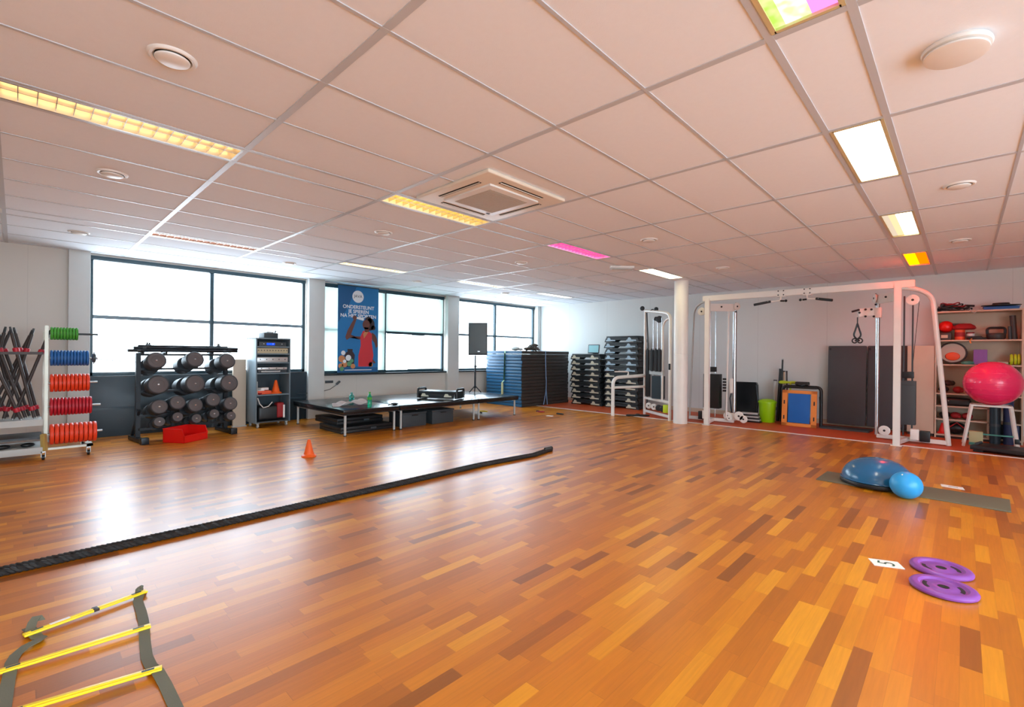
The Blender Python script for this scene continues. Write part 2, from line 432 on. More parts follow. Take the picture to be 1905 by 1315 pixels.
b = B(); b.slab(.735, 3.85, YW-.03, YW+.07, 0, .88, bev=.004); b.slab(.735, 3.85, YW-.045, YW+.05, .40, .43); b.slab(2.27, 2.30, YW-.045, YW, 0, .88)
struct(b.obj('trim_6', 'panel_dark'))
b = B(); b.slab(-.9, .5, YW-.012, YW+.001, 0, .09); struct(b.obj('baseboard_left', 'lgrey'))
# far column
b = B(); b.lathe([(.128, 0), (.128, 1.30), (.125, 1.303), (.125, 1.309), (.128, 1.312), (.128, CEIL)], 40); b.box(-.115, -.05, .62, .02, .03, .06, rot=(0, 0, .4))
o = b.obj('pillar', 'white2', loc=(8.70, 3.87, 0)); struct(o)

# windows
def window(n, x0, x1, z0, mull, trans, frame='teal', sill=True):
    r = bpy.data.objects.new('window_%d' % n, None); C.objects.link(r); r.location = (x0, YW, 0); struct(r)
    w = x1-x0; t = TOPW; f = .045
    b = B(); y0, y1 = .07, .13
    b.slab(0, w, y0-.03, y1, t-.06, t, bev=.004); b.slab(0, w, y0, y1, z0, z0+.05, bev=.004)
    b.slab(0, f, y0, y1, z0, t, bev=.004); b.slab(w-f, w, y0, y1, z0, t, bev=.004)
    m = mull-x0; b.slab(m-.028, m+.028, y0-.01, y1, z0, t, bev=.004)
    struct(b.obj('window_frame', frame, r))
    b = B()
    for a_, c_ in ((f, m-.028), (m+.028, w-f)): b.slab(a_, c_, y0+.01, y1-.01, trans-.026, trans+.026)
    struct(b.obj('transom', 'grey' if n != 2 else 'teal', r))
    for a_, c_ in ((f, m-.028), (m+.028, w-f)):
        for q0, q1 in ((z0+.05, trans-.02), (trans+.02, t-.06)):
            b = B(); b.slab(a_, c_, .097, .103, q0, q1); struct(b.obj('pane', 'glass', r, smooth=False))
    if sill:
        b = B(); b.slab(-.04, w+.04, -.06 if n != 1 else -.02, .1, z0-.035, z0, bev=.006); struct(b.obj('window_sill', 'sill', r))
    return r
w1 = window(1, .73, 3.85, .90, 2.285, 1.77)
w2 = window(2, 4.17, 7.23, .85, 5.605, 1.74)
w3 = window(3, 7.59, 10.6, .85, 9.0, 1.76)
# blinds, rails and cord details of window 2
b = B(); b.slab(.03, 1.42, .045, .047, .90, 2.58); struct(b.obj('roller_blind', 'blind', w2, smooth=False))
b = B(); b.slab(1.45, 3.02, .045, .047, 1.74, 2.58); struct(b.obj('roller_blind', 'blind', w2, smooth=False))
b = B(); b.cyl((.02, .04, 2.60), (1.42, .04, 2.60), .02); b.cyl((1.45, .04, 2.60), (3.03, .04, 2.60), .02); b.slab(.03, 1.42, .038, .054, .885, .905); b.slab(1.45, 3.02, .036, .056, 1.73, 1.755)
struct(b.obj('blind_rail', 'teal', w2))
b = B(); b.slab(1.47, 3.0, .02, .055, 1.70, 1.73, bev=.003); b.slab(2.1, 2.45, .0, .03, 1.685, 1.705, bev=.004); b.slab(2.0, 2.9, .0, .03, .90, .915)
struct(b.obj('window_handle', 'teal', w2))

for n_, (loc, rz) in ((4, ((-3., YR-.05, 0), 0.)),):  # added window out of view, lets neutral fill daylight into the room
    r = bpy.data.objects.new('window_%d' % n_, None); C.objects.link(r); r.location = loc; r.rotation_euler = (0, 0, rz); struct(r)
    b = B()
    for q in ((0, 8, .3, .36), (0, 8, 2.34, 2.4)): b.slab(q[0], q[1], -.03, .03, q[2], q[3])
    for x in (0, 2, 4, 6, 7.95): b.slab(x, x+.05, -.03, .03, .3, 2.4)
    struct(b.obj('window_frame', 'teal', r))
    b = B(); b.slab(.03, 7.97, -.002, .002, .35, 2.35); struct(b.obj('pane', 'glass', r, smooth=False))

# ------------------------------------------------------------------ ceiling lamps
LAMP = {'A': ('#ffcc88', .9), 'C': ('#ffcf52', 1.3), 'E': ('#ff2fb0', 2.2), 'F': ('#fff0c4', 7.0), 'W': ('#fff0dc', 7.0),
        'Bc': ('#e0763c', .6), 'D': ('#ffe9c0', 2.6), 'G': ('#f6f4e8', 1.6), 'H': ('#fffdf2', 4.)}
LBL = {'A': 'long louvred ceiling light with warm glowing cells, at the upper left', 'C': 'yellow glowing louvred ceiling light beside the air conditioner cassette',
       'E': 'pink glowing strip ceiling light beyond the air conditioner', 'F': 'cream lit strip ceiling light just before the round column',
       'Bc': 'dim brownish louvred ceiling light near the largest left window', 'D': 'small louvred ceiling light above the blue poster',
       'G': 'faint narrow ceiling light above the middle window edge', 'H': 'thin white lit ceiling light near the far corner'}
nW = 0
for (x0, x1, y0, y1, k) in lamps:
    if k[0] in 'PQ': continue
    if k == 'W':
        nW += 1; lb = 'white louvred fill light %s, added unseen in the hall behind the viewpoint' % ORD[nW-1]
    else: lb = LBL[k]
    L_, Wd = x1-x0, y1-y0
    t = thing('ceiling_light', lb, 'ceiling light', ((x0+x1)/2, (y0+y1)/2, CEIL))
    if k != 'W': t['group'] = 'louvred ceiling lights'
    col, st = LAMP[k]
    b = B(); h = .07; a_, c_ = L_/2, Wd/2
    for q in ((-a_, a_, -c_-.004, -c_), (-a_, a_, c_, c_+.004), (-a_-.004, -a_, -c_, c_), (a_, a_+.004, -c_, c_)): b.slab(*q, -.003, h)
    b.slab(-a_, a_, -c_, c_, h, h+.004)
    for q in ((-a_-.012, a_+.012, -c_-.012, -c_+.004), (-a_-.012, a_+.012, c_-.004, c_+.012), (-a_-.012, -a_+.004, -c_, c_), (a_-.004, a_+.012, -c_, c_)): b.slab(*q, -.006, 0)
    b.obj('housing', 'reflector' if k in ('A', 'Bc') else 'white', t, smooth=False)
    b = B(); n = 15
    if k in ('A', 'C', 'Bc', 'D', 'W', 'E', 'G'):
        b.slab(-a_, a_, -.003, .003, .004, .045)
        for i in range(1, n): x = -a_+L_*i/n; b.slab(x-.002, x+.002, -c_, c_, .004, .045)
        b.obj('louver', 'reflector', t, smooth=False)
    em = emit('lamp_glow_%s' % k, col, st*(3.2 if k in ('A', 'C', 'Bc', 'D', 'W', 'G', 'E') else 1))
    b = B()
    if k in ('A', 'C', 'Bc', 'D', 'W', 'G', 'E'):
        for s_ in (-1, 1): b.cyl((-a_+.01, s_*Wd*.25, .056), (a_-.01, s_*Wd*.25, .056), .0125, seg=10)
    else: b.slab(-a_+.004, a_-.004, -c_+.002, c_-.002, .01, .014)
    b.obj('tube', em, t)

def panel_mat(name, cells, strength, noise=False):
    "coloured diffuser: cells = [(x from 0 to 1, colour)] across local y"
    m, nt, out = new_mat(name); L = nt.links.new
    tc = nt.nodes.new('ShaderNodeTexCoord'); s = nt.nodes.new('ShaderNodeSeparateXYZ'); L(tc.outputs['Generated'], s.inputs[0])
    cr = nt.nodes.new('ShaderNodeValToRGB'); cr.color_ramp.interpolation = 'CONSTANT'; e = cr.color_ramp.elements
    e[0].position = 0; e[0].color = cells[0][1]; e[1].position = cells[1][0]; e[1].color = cells[1][1]
    for p_, c_ in cells[2:]: k = e.new(p_); k.color = c_
    L(s.outputs[1], cr.inputs[0]); src = cr.outputs[0]
    em = nt.nodes.new('ShaderNodeEmission'); em.inputs[1].default_value = strength
    if noise:
        nz = nt.nodes.new('ShaderNodeTexNoise'); nz.inputs['Scale'].default_value = 9; L(tc.outputs['Object'], nz.inputs['Vector'])
        c2 = nt.nodes.new('ShaderNodeValToRGB'); c2.color_ramp.elements[0].position = .42; c2.color_ramp.elements[1].position = .60
        c2.color_ramp.elements[0].color = (.62, 1, .30, 1); c2.color_ramp.elements[1].color = (1, 1, 1, 1)
        L(nz.outputs['Fac'], c2.inputs[0])
        mx = nt.nodes.new('ShaderNodeMix'); mx.data_type = 'RGBA'; mx.blend_type = 'MULTIPLY'
        L(math_node(nt, 'GREATER_THAN', s.outputs[1], .42), mx.inputs[0]); L(src, mx.inputs[6]); L(c2.outputs[0], mx.inputs[7]); src = mx.outputs[2]
    L(src, em.inputs[0]); L(em.outputs[0], out.inputs[0]); return m
PM = {'P0': panel_mat('picture_diffuser', [(0, (1, .22, .75, 1)), (.42, (1, 1, .95, 1)), (.82, (.55, 1, .25, 1))], 1.3, True),
      'P1': panel_mat('white_diffuser', [(0, (1, .93, .74, 1)), (.5, (1, .93, .74, 1))], 15.),
      'Q': panel_mat('white_diffuser_b', [(0, (1, .93, .8, 1)), (.5, (1, .93, .8, 1))], 15.),
      'P2': panel_mat('half_diffuser', [(0, (1, .90, .65, 1)), (.56, (.17, .12, .065, 1)), (.80, (.12, .095, .07, 1))], 5.),
      'P3': panel_mat('red_yellow_diffuser', [(0, (1, .013, .0, 1)), (.5, (1, .065, 0, 1))], 17.)}
LP = {'P0': 'square ceiling light panel with a green, white and pink picture diffuser', 'P1': 'large plain white lit ceiling panel, brightest on the right',
      'P2': 'ceiling light panel half beige and half bright white', 'P3': 'yellow and orange ceiling light panel above the cable machine', 'Q': 'white ceiling fill panel added unseen above the viewpoint'}
for (x0, x1, y0, y1, k) in lamps:
    if k[0] not in 'PQ': continue
    L_, Wd = x1-x0, y1-y0; a_, c_ = L_/2, Wd/2
    t = thing('ceiling_light_panel', LP[k], 'ceiling light', ((x0+x1)/2, (y0+y1)/2, CEIL))
    b = B()
    for q in ((-a_, a_, -c_-.004, -c_), (-a_, a_, c_, c_+.004), (-a_-.004, -a_, -c_, c_), (a_, a_+.004, -c_, c_)): b.slab(*q, -.003, .05)
    b.slab(-a_, a_, -c_, c_, .05, .055)
    for q in ((-a_-.012, a_+.012, -c_-.014, -c_+.006), (-a_-.012, a_+.012, c_-.006, c_+.014), (-a_-.012, -a_+.006, -c_, c_), (a_-.006, a_+.012, -c_, c_)): b.slab(*q, -.007, .001)
    b.obj('housing', 'lampframe', t, smooth=False)
    b = B(); b.slab(-a_, a_, -c_, c_, .010, .014); b.obj('diffuser', PM[k], t, smooth=False)

# round ceiling vents
def make_vent(label, loc, r=.10, drop=.018, tilt=0):
    t = thing('ceiling_vent', label, 'vent', loc, group='round ceiling vents', rot=(tilt, 0, 0))
    b = B(); b.lathe([(r*.74, 0), (r*.80, -.010), (r*.92, -.012), (r, -.006), (r*1.02, 0)], 40); b.obj('ring', 'white2', t)
    b = B(); b.lathe([(0, -drop-.006), (r*.60, -drop-.006), (r*.70, -drop), (r*.72, -drop+.006), (r*.55, -drop+.02), (.0, -drop+.022)], 40); b.obj('disc', 'white2', t)
    b = B(); b.lathe([(r*.73, .0), (0, .0)], 24, Matrix.Translation((0, 0, -.003))); b.obj('throat', 'dark', t)
    return t
v0 = make_vent('round ceiling vent nearest the upper left, before the louvred light', (.51, 2.76, CEIL))
VL = [((.52, 4.92), 'round white ceiling vent behind the large louvred light'), ((.51, 7.68), 'round ceiling vent near the left end of the window wall'),
      ((2.96, 4.92), 'round ceiling vent behind the yellow louvred light'), ((2.98, 7.74), 'round ceiling vent above the middle of the first window'),
      ((5.42, 7.76), 'round ceiling vent above the blue poster window'), ((5.35, 4.92), 'round ceiling vent left of the pink strip light'),
      ((7.81, 4.91), 'round ceiling vent before the left back wall'), ((7.81, 7.68), 'round ceiling vent nearest the far corner'),
      ((5.32, 2.78), 'round ceiling vent to the right of the pink strip light'), ((7.78, 2.78), 'round ceiling vent right of the column top'),
      ((5.28, .03), 'round ceiling vent beside the plain white light panel'), ((7.77, .03), 'round ceiling vent beside the yellow and orange panel')]
for (x, y), lb in VL: dup(v0, lb, (x, y, CEIL))
t = thing('ceiling_vent', 'large round ceiling vent hanging loose and tilted at the upper right', 'vent', (2.92, .03, CEIL), group='round ceiling vents', rot=(.06, .05, 0))
b = B(); b.lathe([(.085, .0), (.118, -.004), (.122, -.014), (.118, -.026), (.105, -.030)], 44); b.obj('ring', 'white2', t)
b = B(); b.lathe([(0, -.046), (.098, -.046), (.112, -.042), (.112, -.034), (.09, -.028), (0, -.028)], 44); b.obj('disc', 'white2', t)
b = B(); b.lathe([(.10, 0), (.10, .004), (0, .004)], 24, Matrix.Translation((0, 0, -.02))); b.obj('throat', 'black', t)
# emergency box light and air conditioner
t = thing('ceiling_emergency_light', 'slim white emergency light hanging under the ceiling near the column', 'emergency light', (6.62, 3.92, CEIL), rz=-.75)
b = B(); b.slab(-.19, .19, -.04, .04, -.035, 0, bev=.006); b.obj('body', 'white2', t)
b = B(); b.slab(-.17, .17, -.034, .034, -.058, -.036, bev=.008); b.obj('lens', 'lgrey', t)
t = thing('air_conditioner', 'square ceiling air conditioner cassette with four slots', 'air conditioner', (2.94, 3.08, CEIL))
b = B(); b.box(0, 0, -.015, .96, .94, .03, bev=.014, seg=3); b.obj('panel', 'ac', t)
b = B(); b.box(0, 0, -.036, .60, .60, .018, bev=.006); b.obj('grille_frame', 'white2', t)
b = B(); b.box(0, 0, -.044, .46, .46, .008); 
for i in range(-10, 11): b.slab(-.22, .22, i*.021-.003, i*.021+.003, -.051, -.047)
b.obj('grille', 'acgrille', t, smooth=False)
for a_ in range(4):
    m_ = Matrix.Rotation(a_*PI/2, 4, 'Z')
    b = B(); b.slab(-.26, .26, .355, .395, -.0315, -.029); b._tf(b.bm.verts[:], m_); b.obj('air_slot', 'dark', t, smooth=False)
    b = B(); b.slab(-.255, .255, .372, .378, -.037, -.030); b._tf(b.bm.verts[:], m_); b.obj('louver_blade', 'ac', t, smooth=False)
b = B(); b.slab(.20, .24, .265, .285, -.048, -.044); b.obj('indicator', 'black', t)
# ------------------------------------------------------------------ foreground floor
Zv = Vector((0, 0, 1))
def rope_strand(x0, x1, yf, r=.021, pitch=.075):
    b = B(); n = int((x1-x0)/.0125)
    for s_ in range(3):
        pts = []
        for i in range(n+1):
            x = x0+(x1-x0)*i/n; a_ = 2*PI*(x-x0)/pitch+s_*2*PI/3
            pts.append((x, yf(x)+r*.52*math.cos(a_), r*1.0+r*.50*math.sin(a_)))
        b.tube(pts, r*.56, seg=6)
    return b
t = thing('battle_rope', 'long black twisted battle rope lying across the wooden floor', 'rope', (2.4, 3.92, 0))
yA = lambda x: .04 - .018*math.sin((x+2.4)*1.1) - (0.09*max(0, (x+2.4)-3.6) if x+2.4 < 4.5 else .081-.20*((x+2.4)-4.5))
rope_strand(-3.1, 2.55, yA).obj('strand', 'rope', t)
rope_strand(-3.1, 2.47, lambda x: yA(x)-.046-.006*math.sin(x*2.)).obj('strand', 'rope', t)
for q, xx in ((0, 2.55), (1, 2.47)):
    b = B(); y_ = yA(xx)-(.046 if q else 0); b.cyl((xx-.12, y_-.0+.0, .024), (xx+.02, y_+.004, .024), .024, seg=14); b.obj('end_sleeve', 'black', t)

# agility ladder
t = thing('agility_ladder', 'yellow runged agility ladder with grey straps on the floor', 'agility ladder', (.2, 2.7, 0))
O = Vector((.2, 2.7, 0))
def flat(pts, w, name, m='strap', z=.003):
    P_ = [Vector((x, y, zz)) - O for x, y, zz in pts]
    sd = []
    for i in range(len(P_)):
        d = P_[min(i+1, len(P_)-1)]-P_[max(i-1, 0)]; d.z = 0; sd.append(Vector((-d.y, d.x, 0)))
    b = B(); b.ribbon(P_, w, sd, .0025); return b.obj(name, m, t)
flat([(.470, 3.135, .004), (.455, 3.09, .012), (.436, 3.03, .006), (.432, 2.95, .004), (.428, 2.88, .012), (.424, 2.80, .004), (.414, 2.71, .014), (.402, 2.62, .004), (.394, 2.55, .003), (.384, 2.45, .003), (.384, 2.36, .006), (.394, 2.29, .014), (.402, 2.2, .003), (.403, 2.05, .003), (.40, 1.9, .014), (.40, 1.7, .003)], .040, 'strap')
flat([(.045, 3.09, .005), (.058, 3.02, .014), (.072, 2.955, .006), (.085, 2.92, .012), (.070, 2.895, .016), (.035, 2.882, .012), (.008, 2.85, .005), (-.004, 2.80, .004), (-.006, 2.72, .014), (-.014, 2.62, .003), (-.022, 2.45, .003), (-.02, 2.38, .014), (-.02, 2.2, .003), (-.02, 1.95, .014)], .040, 'strap')
# loose strap ends: a small knot beyond the last rung
b = B(); 
for k in range(3): b.tube([Vector((.455+.012*math.cos(a_+k), 3.118+.016*math.sin(a_*1.0+k*2), .012+.010*k)) - O for a_ in [i*PI/5 for i in range(9)]], .008, seg=6)
b.obj('knot', 'strap', t)
b = B(); b.ribbon([Vector((.05, 3.02, .012))-O, Vector((.06, 3.07, .030))-O, Vector((.075, 3.09, .045))-O, Vector((.085, 3.07, .03))-O], .034, Vector((1, -.3, 0)), .003); b.obj('loose_end', 'strap', t)
for k, (a_, c_) in enumerate((((.030, 2.992), (.482, 3.098)), ((-.045, 2.722), (.436, 2.692)), ((-.04, 2.395), (.410, 2.300)), ((-.04, 1.95), (.42, 1.90)))):
    a_, c_ = Vector((*a_, .016)), Vector((*c_, .016)); d = (c_-a_).normalized(); mid = (a_+c_)/2-O; L_ = (c_-a_).length
    mid.z = .0165; ang = math.atan2(d.y, d.x)
    b = B(); b.box(0, 0, 0, L_, .034, .010, bev=.0035); b.box(0, 0, .005, L_*.97, .010, .004, bev=.001)
    r_ = b.obj('rung', 'yellow', t, loc=mid, rot=(0, 0, ang))
    for s_ in (-1, 1):
        b = B(); b.box(s_*(L_/2-.045), 0, .0075, .040, .012, .0012); b.obj('strap_slot', 'dgrey', r_)
    if k == 0:
        b = B(); b.box(.02, 0, .001, .022, .037, .0125, bev=.003); b.obj('tape_band', 'brown', r_)
        b = B(); b.box(-.11, 0, .0078, .07, .018, .001); b.obj('sticker', 'card', r_)
# aerobic discs
def disc(label, x, y, rz):
    t = thing('weight_plate', label, 'weight plate', (x, y, 0), rz=rz, group='purple plates on the floor')
    b = B(); R_ = .147
    prof = [(.026, .010), (.026, .022), (.052, .024), (.060, .019), (.098, .018), (.108, .029), (.128, .031), (.140, .027), (.147, .017), (.145, .007), (.136, .0015), (0.026, .0015), (.026, .010)]
    b.lathe(prof, 64)
    o = b.obj('disc', 'purple', t)
    for s_ in (-1, 1):
        b = B(); pts = [(math.cos(a_)*.089, math.sin(a_)*.089*s_) for a_ in [PI*.5+(-.55+1.1*i/10) for i in range(11)]] + [(math.cos(a_)*.070, math.sin(a_)*.070*s_) for a_ in [PI*.5+(.5-1.0*i/10) for i in range(11)]]
        if s_ < 0: pts = pts[::-1]
        b.prism(pts, .0012, Matrix.Translation((0, 0, .0183))); b.obj('grip_slot', 'ink_black', t)
    b = B(); b.lathe([(.024, .0225), (0, .0225)], 24); b.obj('centre_hole', 'dark', t)
    return t
disc('purple weight plate touching the number card side, farther of the two', 3.845, .085, .5)
disc('purple weight plate nearest the viewer, in front of its twin', 3.535, .068, .2)
t = thing('number_card', 'white card with a handwritten 5 beside the purple plates', 'card', (3.735, .335, 0), rz=.42)
b = B(); b.box(0, 0, .0015, .105, .155, .003); b.obj('card', 'card', t)
text_obj('numeral', '5', .125, 'ink', t, (0, -.005, .0032), (0, 0, -.35), .0004)
t = thing('number_card', 'white card lying flat beyond the olive mat, near the blue ball', 'card', (6.43, .065, 0), rz=.0)
b = B(); b.prism([(-.06, -.09), (.05, -.075), (.06, .09), (-.045, .08)], .002); b.obj('card', 'card', t)
b = B(); b.slab(-.02, .02, -.04, .03, .002, .0026); b.obj('printed_mark', 'lgrey', t)
# exercise mat, dome, ball
t = thing('exercise_mat', 'thin olive grey exercise mat under the blue half ball', 'mat', (5.975, .39, 0), rz=-.03)
b = B(); b.box(0, 0, .006, .48, 1.40, .012, bev=.004)
b.obj('mat', 'matg', t)
t = thing('balance_dome', 'large blue half ball balance trainer sitting on the mat', 'balance trainer', (5.965, .615, .0125))
b = B(); b.lathe([(0, 0), (.285, 0), (.300, .006), (.305, .022), (.300, .040), (.290, .046), (0, .046)], 56); b.obj('base_platform', 'black', t)
b = B(); b.lathe([(.294*math.cos(a_)**.92 if a_ < PI/2-.01 else 0, .046+.215*math.sin(a_)) for a_ in [i*PI/2/18 for i in range(19)]], 64); b.obj('dome', 'bosu', t)
b = B()
for k in (1, 2): b.lathe([(.294*math.cos(a_)+.001, .046+.215*math.sin(a_)) for a_ in (k*.33, k*.33+.02)], 64)
b.lathe([(.298, .044), (.303, .050), (.298, .056)], 64); b.obj('ridge', 'bosu', t)
t = thing('exercise_ball', 'small light blue ball leaning against the blue dome', 'ball', (5.60, .365, 0))
b = B(); b.sphere((0, 0, .121), .121, seg=40); o = b.obj('ball', 'ballb', t)
b = B(); b.lathe([(0, .002), (.009, .0015), (.010, 0)], 16, Matrix.Translation((-.06, .02, .222)) @ Euler((0, -.55, 0)).to_matrix().to_4x4()); b.obj('valve', 'white2', t)
# cone
def cone(label, loc, h=.21, r=.085, group=None, m='cone'):
    t = thing('traffic_cone', label, 'cone', loc, group=group)
    b = B(); b.lathe([(0, 0), (r, 0), (r*1.02, .008), (r*.92, .022), (r*.72, .030), (r*.62, .05), (r*.22, h-.01), (r*.15, h), (0, h)], 32); b.obj('body', m, t)
    b = B(); b.lathe([(r*.615, .052), (r*.63, .052), (r*.50, .085), (r*.49, .085)], 32); b.obj('band', m, t)
    return t
cone('small orange training cone alone on the wooden floor', (2.488, 5.80, 0))

# ------------------------------------------------------------------ weight trolley (left)
t = thing('weight_trolley', 'silver barbell and plate trolley against the left window wall', 'weight trolley', (0, 7.75, 0))
b = B(); b.beam((.235, 0, .10), (.235+.02, 0, 1.56), .032, .045, bev=.004); b.obj('upright', 'galv', t)
b = B(); b.beam((.235, .55, .10), (.255, .55, 1.50), .03, .04); b.obj('upright', 'galv', t)
b = B(); b.beam((-1.1, 0, .10), (-1.1, 0, 1.56), .045, .05, bev=.004); b.obj('upright', 'galv', t)
b = B(); b.slab(-1.1, .22, -.03, .45, .415, .455, bev=.004); b.slab(-1.1, .22, -.035, -.02, .40, .47); b.obj('shelf', 'lgrey', t)
b = B(); b.slab(-1.1, .22, 0, .50, .24, .265); b.obj('shelf', 'dgrey', t)
b = B(); b.slab(-1.1, .22, -.06, .50, .075, .15, bev=.004); b.obj('shelf', 'lgrey', t)
b = B(); b.slab(.20, .66, -.03, .03, .105, .13); b.slab(.60, .66, -.03, .80, .105, .13); b.obj('base_rail', 'galv', t)
b = B(); b.beam((.235, -.03, .10), (.225, -.04, .30), .05, .05, bev=.008); b.obj('bracket', 'gold', t)
b = B(); b.slab(-1.1, .22, .0, .012, 1.22, 1.25); b.slab(-1.1, .22, .45, .462, 1.22, 1.25); b.obj('bar_holder_rail', 'brown', t)
for x, y in ((.225, -.04), (.62, .72), (-1.05, 0), (.62, -.0)):
    b = B(); b.cyl((x-.013, y, .030), (x+.013, y, .030), .030, seg=20); w_ = b.obj('caster', 'black', t)
    b = B(); b.slab(x-.02, x-.015, y-.02, y+.02, .03, .09); b.slab(x+.015, x+.02, y-.02, y+.02, .03, .09); b.slab(x-.02, x+.02, y-.02, y+.02, .085, .10); b.obj('caster_fork', 'steel', w_)
PEG = [(1.47, .075, 'green', 9, .027, .36, 'green', 'top peg'), (1.18, .092, 'blue', 12, .0285, .40, 'blue', 'second peg'),
       (.885, .105, 'orange', 10, .035, .42, 'bright red', 'third peg'), (.605, .105, 'red', 12, .031, .45, 'dark red', 'fourth peg'),
       (.28, .120, 'orange', 10, .042, .47, 'orange-red', 'lowest peg')]
for z, r, m, n, pitch, ln, cname, pn in PEG:
    b = B(); b.cyl((.25, .02, z), (.25+max(ln, .45 if z > 1.1 else ln)+ (.03 if z < 1.1 else .0), .02, z), .012, seg=14); b.obj('peg', 'steel' if z < 1.4 else 'dgrey', t)
    p0 = None
    for i in range(n):
        x = .275+pitch*i+pitch*.5
        lb = '%s rimmed plate, %s out from the silver post on the %s' % (cname, ORD[i], pn)
        if p0 is None:
            p0 = thing('weight_plate', lb, 'weight plate', (x, 7.77, z), group='%s plates on the %s of the trolley' % (cname, pn))
            b = B(); h = pitch*.42; my = Matrix.Rotation(PI/2, 4, 'Y')
            b.lathe([(.014, -h*.6), (r*.35, -h*.9), (r*.40, -h*.35), (r*.72, -h*.35), (r*.80, -h), (r*.95, -h), (r, -h*.55), (r, h*.55), (r*.95, h), (r*.80, h), (r*.72, h*.35), (r*.40, h*.35), (r*.35, h*.9), (.014, h*.6), (.014, -h*.6)], 36, my)
            b.obj('plate', m, p0)
            b = B(); b.lathe([(.0125, -h), (.020, -h), (.020, h), (.0125, h), (.0125, -h)], 16, my); b.obj('hub', 'steel', p0)
        else: dup(p0, lb, (x, 7.77, z))
c_ = thing('bar_collar', 'dark green clip at the end of the blue plate peg', 'collar', (.665, 7.77, 1.18))
b = B(); b.lathe([(.013, -.02), (.03, -.02), (.055, -.012), (.055, .012), (.03, .02), (.013, .02), (.013, -.02)], 24, Matrix.Rotation(PI/2, 4, 'Y')); b.obj('ring', 'dgrey', c_)
b = B(); b.cyl((0, 0, .05), (0, 0, .075), .006); b.cyl((0, 0, -.05), (0, 0, -.075), .006); b.obj('lever', 'black', c_)
# barbells crossing in the trolley
random.seed(3)
bars = []
for i in range(18):
    xa = -.42+.036*i; dx_ = random.uniform(.10, .36); xb = xa + (dx_ if (i % 2 and xa < .02) or xa < -.25 else -dx_)
    y_ = .048+.0215*((i*7) % 18); bars.append((xa, xb, y_, y_, 1.36+.20*random.random()))
bp = None
for i, (xa, xb, ya, yb, zt) in enumerate(bars):
    a_ = Vector((xa, 7.78+ya, .464)); c2 = Vector((xb, 7.78+yb, zt)); d = c2-a_; L_ = d.length
    q = d.to_track_quat('Z', 'Y').to_euler()
    lb = 'thin black barbell standing in the trolley, foot %s from the left' % ORD[i]
    if bp is None:
        bp = thing('barbell', lb, 'barbell', a_, group='barbells crossing in the trolley', rot=q)
        b = B(); b.cyl((0, 0, .015), (0, 0, 1.02), .0165, seg=12); b.obj('shaft', 'brown', bp)
        b = B(); b.cyl((0, 0, 0), (0, 0, .09), .012, seg=10); b.obj('sleeve', 'steel', bp)
        b = B(); b.lathe([(.0165, .10), (.028, .10), (.030, .12), (.028, .145), (.0165, .15)], 16); b.obj('collar', 'red', bp)
        b = B(); b.lathe([(.0165, .80), (.028, .80), (.030, .82), (.028, .845), (.0165, .85)], 16); b.obj('collar', 'redp' if i % 2 else 'red', bp)
        b = B(); b.cyl((0, 0, 1.02), (0, 0, 1.07), .012, seg=10); b.box(0, 0, 1.075, .05, .02, .035, bev=.004); b.obj('end_cap', 'black', bp)
    else: dup(bp, lb, a_, rot=q)
for i, x in enumerate((-.30, -.10, .10)):
    t2 = thing('black_pouch', ('small black pouch on the lowest tray of the trolley, %s' % ('at its left end', 'at its middle', 'next to the silver post')[i]), 'pouch', (x, 7.80, .151), rz=.2*i)
    b = B(); b.sphere((0, 0, .025), .05, (1.3, .8, .5), seg=16); b.obj('body', 'black', t2)

# ------------------------------------------------------------------ dumbbell rack
RA = math.radians(6.5); RO = Vector((1.25, 8.12, 0))
def RL(s_, y, z): return RO + Vector((math.cos(RA)*s_-math.sin(RA)*y, math.sin(RA)*s_+math.cos(RA)*y, z))
t = thing('dumbbell_rack', 'black four tier dumbbell rack before the largest left window', 'dumbbell rack', RO, rz=RA)
for x in (-.045, 1.08):
    b = B(); b.beam((x, .235, .05), (x, .235, 1.245), .055, .055, bev=.005); b.obj('upright', 'black_metal', t)
    b = B(); b.box(x, .22, .035, .07, .62, .06, bev=.008); b.box(x, -.06, .045, .09, .10, .09, bev=.01); b.obj('foot', 'black_metal', t)
    b = B(); b.beam((x, .16, .45), (x, .48, .06), .03, .03); b.obj('brace', 'black_metal', t)
DB = [[(.101, 1.145), (.575, 1.159), (1.014, 1.133)], [(.123, .807), (.578, .802), (1.04, .791)],
      [(.137, .498), (.356, .542), (.581, .485), (.816, .548), (1.058, .472)], [(.139, .287), (.357, .333), (.596, .285), (.832, .335), (1.068, .279)]]
for ri, row in enumerate(DB):
    drop = (.062, .041, .058, .050)[ri]; zr = min(z for _, z in row)-drop-.055; yg = (.235, .235, .212, .188)[ri]
    b = B(); b.beam((-.04, yg, zr), (1.08, yg, zr), .026, .03, bev=.003); b.obj('rail', 'black_metal', t)
    for s_, z in row:
        b = B(); b.slab(s_-.018, s_+.018, yg-.010, yg+.010, zr+.010, z-drop-.0195); b.obj('cradle', 'black_metal', t)
b = B(); b.slab(-.02, 1.06, .235, .25, 1.205, 1.235); b.obj('back_rail', 'black_metal', t)
for x in (-.02, .85, .25):
    b = B(); b.tube([(x, .10, 1.27), (x, .10, 1.245), (x, .30, 1.245), (x, .30, 1.30)], .012, seg=8); b.obj('bar_hook', 'black_metal', t)
